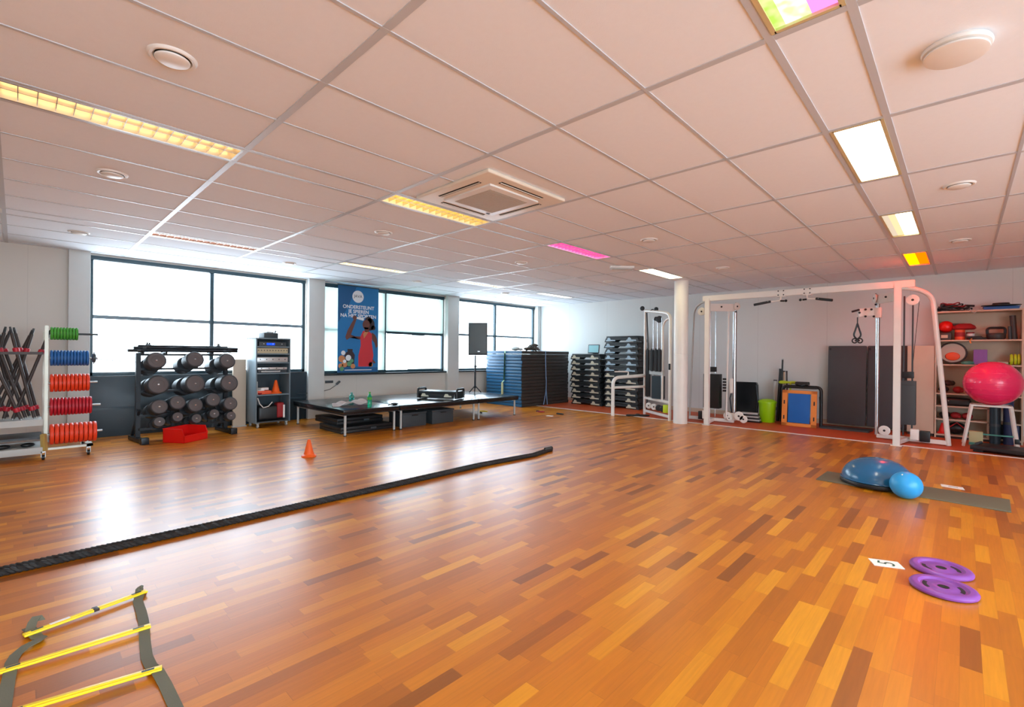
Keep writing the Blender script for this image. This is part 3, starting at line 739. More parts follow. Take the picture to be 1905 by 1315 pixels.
def make_db(r, w, label, loc, rot, group):
    t = thing('dumbbell', label, 'dumbbell', loc, group=group, rot=rot)
    my = Matrix.Rotation(PI/2, 4, 'X')
    L_ = .13
    for s_, y0 in ((1, 0.), (-1, w+L_)):
        b = B(); b.lathe([(0, 0), (r*.90, 0), (r, -.012), (r, -w+.012), (r*.90, -w), (0, -w)], 40, Matrix.Translation((0, y0, 0)) @ my); b.obj('head', 'rubber', t)
    b = B(); b.lathe([(0, .0012), (r*.82, .0012), (r*.84, 0)], 36, my); b.lathe([(r*.50, .0012), (r*.52, .003), (r*.54, .0012)], 36, my); b.obj('face_disc', 'rubber_face', t)
    b = B(); b.cyl((0, w-.01, 0), (0, w+L_+.01, 0), .018, seg=14); b.obj('handle', 'steel', t)
    b = B(); b.lathe([(0, .006), (.010, .006), (.014, .0015)], 14, my); b.obj('bolt', 'chrome', t)
    return t
DR = [(.118, .19), (.132, .19), (.104, .16), (.072, .12)]
TN = ['top', 'second', 'third', 'lowest']
for r_i, row in enumerate(DB):
    p0 = None; n = len(row); pos = ('left', 'middle', 'right') if n == 3 else ('leftmost', 'second', 'middle', 'fourth', 'rightmost')
    for i, (s_, z) in enumerate(row):
        lb = 'black round dumbbell, %s on the %s tier of the rack' % (pos[i], TN[r_i])
        loc = RL(s_, -.02 if r_i else -.01, z); rot = (math.radians(-14 if r_i != 1 else -9), 0, RA+math.radians((-3, 2, 4, -1, 1)[i]))
        if p0 is None: p0 = make_db(*DR[r_i], lb, loc, rot, 'dumbbells on the %s tier' % TN[r_i])
        else: dup(p0, lb, loc, rot=rot)
BL = ['lower layer, nearest the room', 'lower layer, second from the room', 'lower layer, third from the room', 'lower layer, nearest the window', 'upper layer, front one', 'upper layer, rear one']
for i in range(6):
    s0 = (-.19, -.10, -.14, -.06, -.12, -.08)[i]; L_ = 1.32
    loc = RL(s0, .125+.042*i if i < 4 else .146+.045*(i-4), 1.258+.0205 + (.038 if i > 3 else 0))
    t = thing('barbell', 'black barbell lying on top of the dumbbell rack, %s' % BL[i], 'barbell', loc, rz=RA, group='barbells on top of the rack')
    b = B(); b.cyl((0, 0, 0), (L_, 0, 0), .0205, seg=12); b.obj('shaft', 'black_metal', t)
    for x in (.10, L_-.13):
        b = B(); b.lathe([(.0205, 0), (.0225, 0), (.0235, .02), (.0225, .04), (.0205, .04)], 16, Matrix.Translation((x, 0, 0)) @ Matrix.Rotation(PI/2, 4, 'Y')); b.obj('collar', 'dgrey', t)
for i in range(2):
    t = thing('barbell', ('black curl bar topping the rack bundle, %s one' % ('front', 'rear')[i]), 'barbell', RL(-.07+.05*i, .15+.09*i, 1.345), rz=RA+.02, group='barbells on top of the rack')
    b = B(); b.tube(fillet([(0, 0, 0), (.30, 0, 0), (.42, .02, .0), (.55, -.02, 0), (.68, .02, 0), (.80, 0, 0), (1.14, 0, 0)], .03), .012, seg=10); b.obj('shaft', 'black_metal', t)
    for x in (.09, 1.0):
        b = B(); b.cyl((x, 0, 0), (x+.03, 0, 0), .026, seg=14); b.box(x+.015, 0, .034, .018, .01, .03); b.obj('collar', 'dgrey', t)
# red bin
t = thing('storage_bin', 'red open fronted plastic bin under the dumbbell rack', 'bin', (1.68, 8.03, 0), rz=.60)
w_, d_, h_, k = .40, .34, .19, .006
side = [(-d_/2, 0), (d_/2, 0), (d_/2, h_), (-d_/2+.04, h_), (-d_/2+.01, h_*.55), (-d_/2, h_*.50)]
b = B()
for s_ in (-1, 1): b.prism(side, k, Matrix.Translation((s_*w_/2, 0, 0)) @ Matrix(((0, 0, 1, 0), (1, 0, 0, 0), (0, 1, 0, 0), (0, 0, 0, 1))))
b.slab(-w_/2, w_/2, -d_/2, d_/2, 0, k); b.slab(-w_/2, w_/2, d_/2-k, d_/2, 0, h_); b.slab(-w_/2, w_/2, -d_/2, -d_/2+k, 0, h_*.50)
b.obj('bin_body', 'redp', t)
b = B(); b.tube([(-w_/2, -d_/2, h_*.50), (w_/2+.006, -d_/2, h_*.50), (w_/2+.006, -d_/2+.04, h_), (w_/2+.006, d_/2, h_), (-w_/2, d_/2, h_), (-w_/2, -d_/2+.04, h_)], .007, seg=6, closed=True); b.obj('rim', 'redp', t)

# ------------------------------------------------------------------ grey cabinet with audio devices
t = thing('media_cabinet', 'tall blue-grey open cabinet on casters holding audio devices', 'cabinet', (3.03, 8.74, 0), rz=.02)
cx0, cx1, cy0, cy1, z0, z1 = -.285, .28, -.24, .20, .075, 1.51
b = B(); b.slab(cx0, cx0+.02, cy0, cy1, z0, z1, bev=.002); b.obj('side_panel', 'grey', t)
b = B(); b.slab(cx1-.02, cx1, cy0, cy1, z0, z1, bev=.002); b.obj('side_panel', 'grey', t)
b = B(); b.slab(cx0, cx1, cy0, cy1, z1-.02, z1+.002, bev=.002); b.obj('top', 'grey', t)
b = B(); b.slab(cx0, cx1, cy1-.01, cy1, z0, z1); b.obj('back_panel', 'panel_dark', t)
for z in (.10, .555, .92, 1.10, 1.25, 1.37):
    b = B(); b.slab(cx0+.02, cx1-.02, cy0+.01, cy1-.01, z-.02, z); b.obj('shelf', 'grey' if z > .12 else 'dgrey', t)
for x in (cx0+.05, cx1-.05):
    for y in (cy0+.05, cy1-.05):
        b = B(); b.cyl((x-.012, y, .03), (x+.012, y, .03), .03, seg=18); b.slab(x-.02, x+.02, y-.02, y+.02, .06, .076); b.obj('caster', 'lgrey', t)
cb = Matrix.Translation((3.03, 8.74, 0))
def incab(x, y, z): return (3.03+x, 8.74+y, z)
def device(name, label, cat, z, h, w, m, extra):
    t = thing(name, label, cat, incab(0, -.20, z+.001)); b = B(); b.slab(-w/2, w/2, 0, .30, 0, h, bev=.004); b.obj('case', m, t); extra(t, w, h); return t
def knobs(t, w, h, n=9, m='black'):
    for i in range(n):
        x = -w/2+w*(i+.5)/n; b = B(); b.cyl((x, 0, h*.55), (x, -.012, h*.55), .008, seg=10); b.obj('knob', m, t)
def led(t, w, h): b = B(); b.slab(-.10, .03, -.003, 0, h*.25, h*.75); b.obj('display', 'blueled', t); knobs(t, w, h, 3, 'silver')
device('audio_player', 'dark audio player with a blue display, topmost device in the cabinet', 'audio device', 1.37, .075, .44, 'dgrey', led)
device('audio_mixer', 'beige mixer with a row of knobs in the grey cabinet', 'audio device', 1.25, .09, .50, 'beige', lambda t, w, h: (knobs(t, w, h, 11, 'dgrey')))
device('amplifier', 'silver amplifier below the beige mixer in the cabinet', 'audio device', 1.10, .085, .50, 'silver', lambda t, w, h: (knobs(t, w, h, 5)))
device('cd_player', 'slim black and silver player, lowest device in the cabinet', 'audio device', .92, .05, .46, 'dgrey', lambda t, w, h: (B().slab(-.18, .12, -.003, 0, .012, .03).obj('disc_tray', 'silver', t), knobs(t, w, h, 2, 'silver')))
device('receiver', 'thin silver receiver stacked on the lowest player in the cabinet', 'audio device', .972, .04, .48, 'silver', lambda t, w, h: (knobs(t, w, h, 4)))
t = thing('equipment_box', 'dark box with a pale lid on top of the grey cabinet', 'box', incab(-.02, -.05, 1.513), rz=.1)
b = B(); b.box(0, 0, .045, .24, .20, .09, bev=.008); b.obj('box', 'dgrey', t); b = B(); b.box(0, 0, .10, .12, .14, .025, bev=.008); b.obj('lid', 'lgrey', t)
b = B(); b.beam((.10, 0, .08), (.125, 0, .135), .02, .02); b.obj('clip', 'black', t)
cone('orange training cone standing on the cabinet shelf', incab(.09, -.10, .556), .23, .095)
t = thing('first_aid_box', 'low orange-red box lying on the cabinet shelf', 'box', incab(-.125, -.12, .557)); b = B(); b.box(0, 0, .03, .22, .16, .06, bev=.008); b.obj('box', 'orangebox', t); b = B(); b.box(-.05, 0, .064, .10, .12, .008); b.obj('lid', 'card', t)
t = thing('paper_stack', 'white folded papers on the orange-red cabinet box', 'papers', incab(-.12, -.11, .626), rz=.3); b = B(); b.box(0, 0, .02, .14, .10, .04, bev=.004); b.obj('sheets', 'card', t)
t = thing('dark_bowl', 'small dark red bowl at the left of the cabinet shelf', 'bowl', incab(-.20, -.20, .556)); b = B(); b.lathe([(0, 0), (.02, 0), (.035, .03), (.033, .03), (.018, .004), (0, .004)], 20); b.obj('bowl', 'darkred', t)
t = thing('white_stand', 'white upright board at the left inside the cabinet', 'board', incab(-.24, -.14, .556)); b = B(); b.box(0, 0, .11, .012, .12, .22, bev=.002); b.obj('board', 'lgrey', t)
t = thing('sports_bag', 'black sports bag with red and white ends on the cabinet floor', 'bag', incab(0, -.06, .101))
b = B(); b.box(-.02, 0, .13, .40, .24, .25, bev=.05, seg=3); b.obj('bag_body', 'black', t)
b = B(); b.box(.14, -.06, .17, .12, .16, .26, bev=.03, seg=3); b.obj('red_pouch', 'darkred', t)
b = B(); b.box(.19, -.145, .15, .03, .006, .22); b.obj('white_print', 'card', t)
b = B(); b.tube([(-.23, -.12, .40), (-.20, -.13, .30), (-.14, -.13, .23), (-.06, -.135, .25), (0, -.135, .32)], .018, seg=8, flat=.5); b.obj('strap', 'card', t)
t = thing('white_panel_board', 'pale panel standing between the dumbbell rack and the cabinet', 'panel', (2.63, 8.93, 0), rz=.0)
b = B(); b.box(0, 0, .575, .20, .05, 1.14, bev=.004); b.obj('panel', 'woodlight', t); b = B(); b.box(0, 0, .006, .22, .09, .012); b.obj('foot', 'lgrey', t)

# ------------------------------------------------------------------ black platform tables
TZ = .41
def table(label, x0, x1, y0=6.72, y1=8.60):
    t = thing('platform_table', label, 'platform table', ((x0+x1)/2, (y0+y1)/2, 0), group='low black platform tables')
    a_, c_ = (x1-x0)/2, (y1-y0)/2
    b = B(); b.slab(-a_, a_, -c_, c_, TZ-.065, TZ, bev=.012); b.obj('top', 'black_gloss', t)
    b = B(); b.slab(-a_+.01, a_-.01, -c_+.01, c_-.01, TZ-.085, TZ-.066); b.obj('edge_frame', 'black', t)
    for sx_ in (-1, 1):
        for sy_ in (-1, 1):
            b = B(); b.cyl((sx_*(a_-.06), sy_*(c_-.07), .012), (sx_*(a_-.06), sy_*(c_-.07), TZ-.086), .019, seg=14); lg = b.obj('leg', 'lgrey', t)
            b = B(); b.lathe([(0, 0), (.024, 0), (.024, .010), (.019, .016), (0, .016)], 16, Matrix.Translation((sx_*(a_-.06), sy_*(c_-.07), 0))); b.obj('foot_cap', 'black', lg)
        b = B(); b.slab(sx_*(a_-.06)-.015, sx_*(a_-.06)+.015, -c_+.07, c_-.07, TZ-.105, TZ-.087); b.obj('crossbar', 'lgrey', t)
    return t
table('low black platform table, nearest the grey cabinet', 3.40, 4.375)
table('low black platform table in the middle of the row', 4.385, 6.13)
table('low black platform table, nearest the gym mats', 6.14, 7.27)
for i, (x0, x1, y0, y1, z0_, z1_, lb) in enumerate(((4.55, 5.06, 6.90, 7.35, 0, .25, 'dark grey storage crate under the tables, left one'), (5.17, 5.68, 6.90, 7.35, 0, .25, 'dark grey storage crate under the tables, right one'))):
    t = thing('storage_crate', lb, 'crate', ((x0+x1)/2, (y0+y1)/2, 0), group='crates under the tables'); a_, c_ = (x1-x0)/2, (y1-y0)/2
    b = B(); b.slab(-a_+.01, a_-.01, -c_+.01, c_-.01, 0, z1_-.03, bev=.01); b.obj('crate_body', 'dgrey', t); b = B(); b.slab(-a_, a_, -c_, c_, z1_-.03, z1_, bev=.008); b.obj('lid', 'dgrey', t)
    b = B(); b.box(0, -c_-.004, z1_-.05, .12, .012, .02, bev=.003); b.obj('latch', 'black', t)
for i, (y0, z0_, x0, x1, lb) in enumerate(((6.98, 0, 3.50, 4.42, 'folded black mat flat on the floor under the first table'), (7.25, .105, 3.55, 4.40, 'upper folded black mat under the first table'))):
    t = thing('folded_mat', lb, 'mat', ((x0+x1)/2, y0+.4, z0_), rz=.03*i); a_ = (x1-x0)/2
    b = B(); b.slab(-a_, a_, -.38, .38, 0, .05, bev=.012); b.slab(-a_, a_-.01, -.38, .38, .052, .103, bev=.012); b.obj('mat_body', 'black', t)
    b = B(); b.box(.1, -.383, .05, .10, .006, .03); b.obj('handle', 'dgrey', t)
# things on the tables
t = thing('towel', 'pinkish white towel crumpled on the first black table', 'towel', (3.76, 7.22, TZ), rz=-.5)
b = B(); n = 22; bm = b.bm; g = [[None]*(n+1) for _ in range(n+1)]
for i in range(n+1):
    for j in range(n+1):
        u, v = i/n-.5, j/n-.5
        z = .022+.026*math.sin(9*u+3*v)*math.cos(7*v-2*u)+.02*math.cos(4*u)+.035*max(0, u)*2
        g[i][j] = bm.verts.new((u*.56*(1-.2*abs(v)), v*.38*(1+.15*math.sin(5*u)), max(.008, z*1.3)))
for i in range(n):
    for j in range(n): bm.faces.new((g[i][j], g[i+1][j], g[i+1][j+1], g[i][j+1]))
geo = bmesh.ops.solidify(bm, geom=bm.faces[:], thickness=.006)
tw = b.obj('cloth', 'towel', t)
def bottle(name, label, loc, m, h=.24, r=.036):
    t = thing(name, label, 'bottle', loc)
    b = B(); b.lathe([(0, 0), (r*.9, 0), (r, .01), (r, h*.25), (r*.86, h*.36), (r, h*.46), (r, h*.66), (r*.75, h*.76), (r*.38, h*.86), (r*.36, h*.92), (0, h*.92)], 28); b.obj('body', m, t)
    b = B(); b.lathe([(r*.42, h*.885), (r*.46, h*.89), (r*.46, h), (0, h)], 20); b.obj('cap', 'green' if 'green' in m or m == 'gbottle' else 'tealp', t)
    b = B(); b.lathe([(r*1.01, h*.48), (r*1.01, h*.64)], 28); b.obj('label_wrap', 'green' if m == 'gbottle' else 'tealp', t)
bottle('water_bottle', 'green plastic drinking bottle beside the towel, nearer one', (3.93, 6.90, TZ), 'gbottle')
bottle('water_bottle', 'teal drinking bottle behind the towel near the wall', (4.05, 7.72, TZ), 'tbottle', .17, .045)
t = thing('fabric_glove', 'small black fabric glove lying near the front table edge', 'glove', (4.36, 6.86, TZ))
b = B(); b.sphere((0, 0, .02), .05, (1.3, .8, .4), seg=18); b.sphere((.05, .02, .018), .03, (1.4, .7, .5), seg=14); b.obj('glove_body', 'black', t); b = B(); b.tube([(-.06, 0, .012), (-.09, .01, .010), (-.11, 0, .008)], .008, seg=8); b.obj('wrist_strap', 'black', t)
# step bench on table
t = thing('step_platform', 'black step platform lying upturned on the platform tables', 'step platform', (5.66, 7.28, TZ), rz=-1.08)
b = B(); b.box(0, .0, .125, .78, .36, .05, bev=.012); b.obj('deck', 'stepm', t)
for s_ in (-1, 1):
    b = B(); b.tube(fillet([(s_*.40, -.17, .02), (s_*.40, -.17, .19), (s_*.40, .17, .19), (s_*.40, .17, .02)], .05), .022, seg=8); b.box(s_*.37, 0, .06, .05, .30, .10, bev=.01); b.obj('riser', 'black', t)
for x in (-.25, .22):
    b = B(); b.prism([(-.08, 0), (.08, 0), (.07, .025), (.02, .03), (.0, .06), (-.05, .06), (-.07, .03)], .002, Matrix.Translation((x, -.181, .045)) @ Matrix.Rotation(PI/2, 4, 'X')); b.obj('printed_mark', 'mark', t)
b = B(); b.box(0, -.15, .06, .66, .05, .08, bev=.008); b.obj('skirt', 'stepm', t)
# speaker
t = thing('speaker_stand', 'black tripod stand carrying the loudspeaker, on the last table', 'stand', (7.08, 7.88, TZ))
b = B(); b.cyl((0, 0, .10), (0, 0, .60), .021, seg=16); b.obj('lower_tube', 'black_metal', t)
b = B(); b.cyl((0, 0, .55), (0, 0, .833), .017, seg=16); b.obj('pole', 'black_metal', t)
b = B(); b.cyl((0, 0, .56), (0, 0, .61), .028, seg=16); b.cyl((.02, 0, .585), (.05, 0, .585), .010, seg=10); b.obj('clamp', 'black', t)
for k in range(3):
    a_ = .9+k*2*PI/3; b = B(); b.tube([(.015*math.cos(a_), .015*math.sin(a_), .14), (.15*math.cos(a_), .15*math.sin(a_), .012)], .012, seg=8); b.obj('leg', 'black_metal', t)
t = thing('loudspeaker', 'dark grey loudspeaker raised on the tripod before the third window', 'loudspeaker', (7.12, 7.84, 1.245), rz=-.76)
b = B(); b.prism([(-.21, -.12), (.21, -.12), (.18, .16), (.08, .22), (-.08, .22), (-.18, .16)], .72); b.obj('cabinet', 'dgrey', t)
b = B(); b.box(0, -.13, .37, .37, .02, .66, bev=.008); b.obj('grille', 'speaker', t)
b = B(); b.box(.02, -.142, .085, .05, .004, .02); b.obj('badge', 'chrome', t)
b = B(); b.box(-.205, -.02, .42, .012, .10, .14, bev=.004); b.obj('side_handle', 'black', t)
# socket and cable on the wall
t = thing('power_socket', 'black plug and socket on the wall under the poster window', 'socket', (4.47, YW, .66))
b = B(); b.box(-.16, -.012, .03, .16, .024, .05, bev=.004); b.obj('socket_box', 'dgrey', t); b = B(); b.beam((-.02, -.03, -.03), (.05, -.05, .04), .05, .04, bev=.008); b.obj('plug', 'black', t)
b = B(); b.tube([(-.02, -.03, -.04), (-.15, -.03, -.12), (-.4, -.03, -.17), (-.62, -.06, -.17), (-.8, -.06, -.16)], .006, seg=6); b.obj('cable', 'dgrey', t)
t = thing('power_cable', 'thin grey cable sagging across the first window to the rack', 'cable', (.70, 8.9, 1.17))
b = B(); b.tube([(-.02, -1.13, .0), (.2, -.55, -.03), (.5, -.20, -.06), (.9, .0, -.09), (1.4, .05, -.14), (1.9, .1, -.17)], .005, seg=6); b.obj('cable', 'dgrey', t)

# ------------------------------------------------------------------ poster
t = thing('poster_banner', 'tall blue sports drink poster with a woman in red, before the second window', 'poster', (4.86, 9.0, .87))
b = B(); b.slab(-.45, .45, -.002, .002, 0, 1.76); b.obj('sheet', 'postblue', t, smooth=False)
for z_ in (1.765, -.005): b = B(); b.cyl((-.46, 0, z_), (.46, 0, z_), .012, seg=12); b.obj('hanging_rod', 'teal', t)
FR = Matrix(((1, 0, 0, 0), (0, 0, -1, -.0022), (0, 1, 0, 0), (0, 0, 0, 1)))     # XY drawing plane -> facing the room
def art(name, polys, m, layer=0):
    b = B()
    for pts in polys: b.prism(pts, .0006, Matrix.Translation((0, -.0007*layer, 0)) @ FR)
    o = b.obj(name, m, t, smooth=False); return o
def circ(cx, cy, r, n=28, ry=None): return [(cx+r*math.cos(2*PI*k/n), cy+(ry or r)*math.sin(2*PI*k/n)) for k in range(n)]
art('printed_band', [[(-.45, 0), (.45, 0), (.45, .10), (-.45, .13)]], 'postnavy')
art('printed_corner', [[(-.45, 1.76), (-.45, 1.0), (-.25, 1.30), (-.05, 1.76)]], 'postnavy')
art('printed_badge', [circ(-.02, 1.555, .125)], 'pwhite', 1)
art('printed_top', [[(.0, .12), (.30, .12), (.34, .35), (.30, .62), (.30, .80), (.22, .87), (.10, .86), (.04, .74), (.05, .55), (.0, .35)]], 'pred', 2)
art('printed_top_light', [[(.12, .70), (.22, .84), (.16, .86), (.10, .80)]], 'porange', 3)
art('printed_arm', [[(.05, .74), (-.08, .74), (-.20, .70), (-.26, .66), (-.29, .72), (-.24, .86), (-.15, 1.02), (-.10, 1.10), (-.05, 1.09), (-.09, .98), (-.15, .82), (-.17, .77), (.02, .68), (.08, .68)],
                      [(.30, .84), (.38, .78), (.42, .70), (.44, .55), (.40, .50), (.36, .62), (.32, .66), (.29, .74)],
                      [(.24, .35), (.34, .26), (.40, .20), (.36, .18), (.26, .26), (.20, .34)]], 'skin', 1)
art('printed_head', [circ(.17, .99, .085, ry=.10), [(.12, .94), (.22, .93), (.24, .84), (.14, .84)], circ(-.09, 1.12, .045)], 'skin', 3)
art('printed_hair', [circ(.26, 1.00, .10, ry=.13), circ(.22, 1.08, .08), circ(.33, .93, .05)], 'hair', 2)
art('printed_bottle', [[(-.05, 1.10), (.10, 1.07), (.12, 1.10), (.10, 1.13), (-.04, 1.14)]], 'pwhite', 4)
art('printed_fruit', [circ(-.36, .28, .07), circ(-.30, .17, .06), circ(-.38, .14, .05), circ(-.12, .13, .05), circ(.28, .16, .05)], 'porange', 2)
art('printed_bottles', [circ(-.22, .30, .06), circ(-.33, .40, .045), circ(-.30, .23, .035)], 'pwhite', 3)
art('printed_can', [[(-.28, .12), (-.10, .12), (-.08, .36), (-.12, .42), (-.26, .42), (-.30, .36)], [(-.24, .42), (-.13, .42), (-.13, .48), (-.24, .48)]], 'hair', 1)
art('printed_leaf', [circ(-.20, .18, .05), circ(-.15, .24, .04), circ(-.36, .08, .045)], 'pgreen', 4)
RT = (PI/2, 0, 0)
for s_, z, sz in (('ONDERSTEUNT', 1.335, .098), ('JE SPIEREN', 1.245, .098), ('NA HET SPORTEN', 1.155, .098)): text_obj('printed_text', s_, sz, 'pwhite', t, (-.0, -.0035, z), RT, .0004, bold=.002)
text_obj('printed_logo', 'JAVA', .085, 'ink_black', t, (-.02, -.0042, 1.56), RT, .0004)
b = B(); b.slab(-.30, .30, -.0035, -.003, .045, .06); b.obj('printed_line', 'pwhite', t)

# ------------------------------------------------------------------ stacked gym mats
NM = 17; hm = 1.36/NM; p0 = None
for i in range(NM):
    fromtop = NM-1-i
    lb = 'thick dark gym mat, %s from the top of the mat pile' % ORD[fromtop]
    ox, oy = random.uniform(-.008, .008), random.uniform(-.008, .008)
    loc = (9.30+ox, 8.27+oy, i*hm)
    if p0 is None:
        p0 = thing('gym_mat', lb, 'gym mat', loc, group='gym mats piled beside the third window')
        b = B(); b.slab(-.925, .925, -.62, .62, .001, hm-.001, bev=.014); b.obj('mat_body', 'matbrown', p0)
        b = B(); b.slab(-.932, -.915, -.61, .61, .006, hm-.006, bev=.004); b.obj('end_face', 'matblue', p0)  # end face coloured blue, rest of the mat dark
    else: dup(p0, lb, loc, rz=random.uniform(-.006, .006))
for lb, pts, m in (('pale green strap hanging down the blue ends of the gym mats', [(8.35, 8.20, 1.372), (8.345, 8.20, 1.30), (8.345, 8.22, .62), (8.335, 8.27, .58), (8.335, 8.26, .30)], 'limestrap'),):
    t = thing('tie_strap', lb, 'strap', (8.355, 8.2, 0)); o_ = Vector((8.355, 8.2, 0))
    b = B(); b.ribbon([Vector((8.60, 8.2, 1.366))-o_]+[Vector(p)-o_ for p in pts], .045, Vector((0, 1, 0)), .004); b.obj('webbing', m, t)
    b = B(); b.box(-.028, .06, .42, .02, .06, .30, bev=.008); b.obj('bundle', 'buff', t)
t = thing('tie_strap', 'pale blue strap hanging down the long side of the gym mats', 'strap', (9.22, 7.63, 0))
b = B(); b.tube([(0, .2, 1.372), (0, -.012, 1.37), (.0, -.016, 1.1), (.02, -.016, .72), (.03, -.02, .60), (.02, -.02, .35), (-.08, -.03, .02)], .014, seg=8, flat=.35); b.tube([(.02, -.02, .38), (.04, -.03, .2), (.05, -.04, .01)], .013, seg=8, flat=.35); b.obj('webbing', 'bluestrap', t)
t = thing('rope_heap', 'brown heap of coiled ropes on top of the gym mats', 'rope', (9.15, 7.98, 1.366))
for k in range(7):
    b = B(); r0 = .11-.008*k; cxk, cyk = .05*math.sin(k*2.1), .06*math.cos(k*1.7)
    b.tube([(cxk+.9*(r0+.05)*math.cos(a_), cyk+r0*1.2*math.sin(a_), .018+.022*k+.018*math.sin(a_*2+k)) for a_ in [2*PI*i/20 for i in range(20)]], .015, seg=8, closed=True); b.obj('coil', 'ropes', t)
b = B(); b.sphere((-.20, .02, .05), .09, (1.3, .8, .45), seg=16); b.obj('bundle', 'ropes', t)
t = thing('plastic_wrap', 'pale translucent wrapping left of the rope heap', 'wrapping', (8.78, 8.25, 1.362))
b = B(); b.sphere((0, 0, .055), .10, (1.0, 1.3, .55), seg=14); b.sphere((.08, -.1, .04), .06, (1.2, 1, .6), seg=12); b.obj('film', 'lgrey', t)

# ------------------------------------------------------------------ step platform stacks
def make_step(label, loc, pr='mark', group=None):
    t = thing('step_platform', label, 'step platform', loc, group=group)
    # local x towards the wall, y along the length
    b = B(); b.slab(-.20, .20, -.43, .43, .095, .140, bev=.014); b.obj('deck', 'stepm', t)
    b = B()
    prof = [(-.43, .096), (-.47, .0), (-.33, .0), (-.27, .050), (.27, .050), (.33, .0), (.47, .0), (.43, .096)]
    FX = Matrix(((0, 0, 1, -.215), (1, 0, 0, 0), (0, 1, 0, 0), (0, 0, 0, 1)))
    b.prism(prof, .03, FX); b.prism(prof, .03, Matrix.Translation((.40, 0, 0)) @ FX); b.slab(-.18, .18, -.455, -.42, .01, .096); b.slab(-.18, .18, .42, .455, .01, .096)
    b.obj('skirt', 'stepm', t)
    b = B(); b.slab(-.198, .198, -.42, .42, .140, .143); b.obj('top_pad', 'rubber', t)
    for s_, yy in ((1, .29), (1, -.27)):
        b = B(); q = [(-.135, .0), (.125, .0), (.12, .030), (-.005, .034), (-.01, .060), (-.045, .088), (-.088, .082), (-.10, .038), (-.135, .026)]
        q = [(-a_, c_) for a_, c_ in q][::-1]
        b.prism(q, .002, Matrix.Translation((-.2165, yy, .022)) @ Matrix(((0, 0, -1, 0), (1, 0, 0, 0), (0, 1, 0, 0), (0, 0, 0, 1)))); b.obj('printed_mark', pr, t)
    return t
pitch = .1448
for (yc, n, nm, ref) in ((6.97, 9, 'shorter', 'nearer the gym mats'), (5.95, 12, 'taller', 'nearer the column')):
    pA = pB = None
    for i in range(n):
        ft = n-1-i; loc = (10.24+random.uniform(-.006, .012)+.0, yc+random.uniform(-.02, .02)-(.02 if i < 2 else 0), i*pitch); light = nm == 'taller' and ft < 6
        lb = 'black step platform, %s from the top of the %s stack' % (ORD[ft], nm)
        src = pB if light else pA
        if src is None:
            s0 = make_step(lb, loc, 'markblue' if light else 'mark', 'step platforms in the %s stack' % nm)
            if light: pB = s0
            else: pA = s0
        else: dup(src, lb, loc)
t = thing('framed_panel', 'small pale blue framed panel on top of the shorter step stack', 'framed panel', (10.30, 6.91, 9*pitch+.012), rz=-PI/2, rot=(-.12, 0, -PI/2))
b = B(); b.box(0, 0, .115, .34, .02, .23, bev=.004); b.obj('frame', 'dgrey', t); b = B(); b.box(0, -.0108, .118, .30, .002, .185); b.obj('screen', 'monitor', t); b = B(); b.box(0, .05, .01, .16, .12, .02, bev=.004); b.obj('foot', 'dgrey', t)
# ------------------------------------------------------------------ lat tower (left cable machine)
def pulley(parent, c, r=.055, axis='Y', m='white', th=.022, name='pulley'):
    mt = Matrix.Translation(c) @ (Matrix.Rotation(PI/2, 4, 'X') if axis == 'Y' else Matrix.Rotation(PI/2, 4, 'Y') if axis == 'X' else axis)
    b = B(); b.lathe([(.0, -th/2), (r*.55, -th/2), (r*.9, -th/2), (r, -th*.35), (r*.86, 0), (r, th*.35), (r*.9, th/2), (0, th/2)], 28, mt); o = b.obj(name, m, parent)
    b = B(); b.lathe([(0, -th/2-.003), (r*.22, -th/2-.003), (r*.22, th/2+.003), (0, th/2+.003)], 14, mt); b.obj('axle', 'black', o); return o
mo = Vector((9.15, 4.6, 0))
t = thing('lat_pulldown_machine', 'white tube cable tower left of the round column', 'cable machine', mo)
P1, P2, P3 = Vector((9.46, 5.01, 0))-mo, Vector((8.83, 4.14, 0))-mo, Vector((8.70, 5.34, 0))-mo
ux = (P1-P2).normalized()
b = B(); b.tube([P1, P1+Zv*2.24], .030, seg=14); b.obj('post', 'white', t)
b = B(); b.tube(fillet([P2, P2+Zv*2.09, P2+Zv*2.15+ux*.30, P1+Zv*2.25], .16, 8), .032, seg=14); b.obj('bent_post', 'white', t)
pm = P2+ux*.30; b = B(); b.tube(fillet([pm+Zv*.36, pm+Zv*1.88, pm+Zv*1.98-ux*.10, P2+Zv*2.02], .10, 6), .020, seg=12); b.obj('inner_tube', 'white', t)
b = B(); b.tube(fillet([P3, P3+Zv*.80, P3*.25+P1*.75+Zv*.83, P1+Zv*.84], .16, 8), .036, seg=14); b.obj('side_rail', 'white', t)
b = B(); b.tube([P3+Zv*.59, P1+Zv*.60], .028, seg=12); b.obj('lower_rail', 'white', t)
q = P3*.55+P1*.45; b = B(); b.tube(fillet([q+Zv*.84, q+Zv*.93-ux*.06, P3*.95+P1*.05+Zv*.93], .06), .014, seg=10); b.obj('grip_loop', 'white', t)
for z, nm in ((.36, 'cross_bar'), (.08, 'base_bar')): b = B(); b.beam(P2+Zv*z, P1+Zv*z, .05, .05, bev=.006); b.obj(nm, 'white', t)
b = B(); b.beam(P2+ux*.25+Zv*.93, P2+ux*.85+Zv*.93, .03, .10, bev=.006); b.obj('stack_bracket', 'lgrey', t)
for k in (.34, .52, .70): b = B(); b.cyl(P2+ux*k+Zv*.38, P2+ux*k+Zv*2.05, .010, seg=10); b.obj('guide_rod', 'chrome', t)
b = B(); c = P2+ux*.47; b.beam(c+Zv*.39, c+Zv*.86, .12, .24, bev=.008); b.obj('weight_stack', 'panel_dark', t)
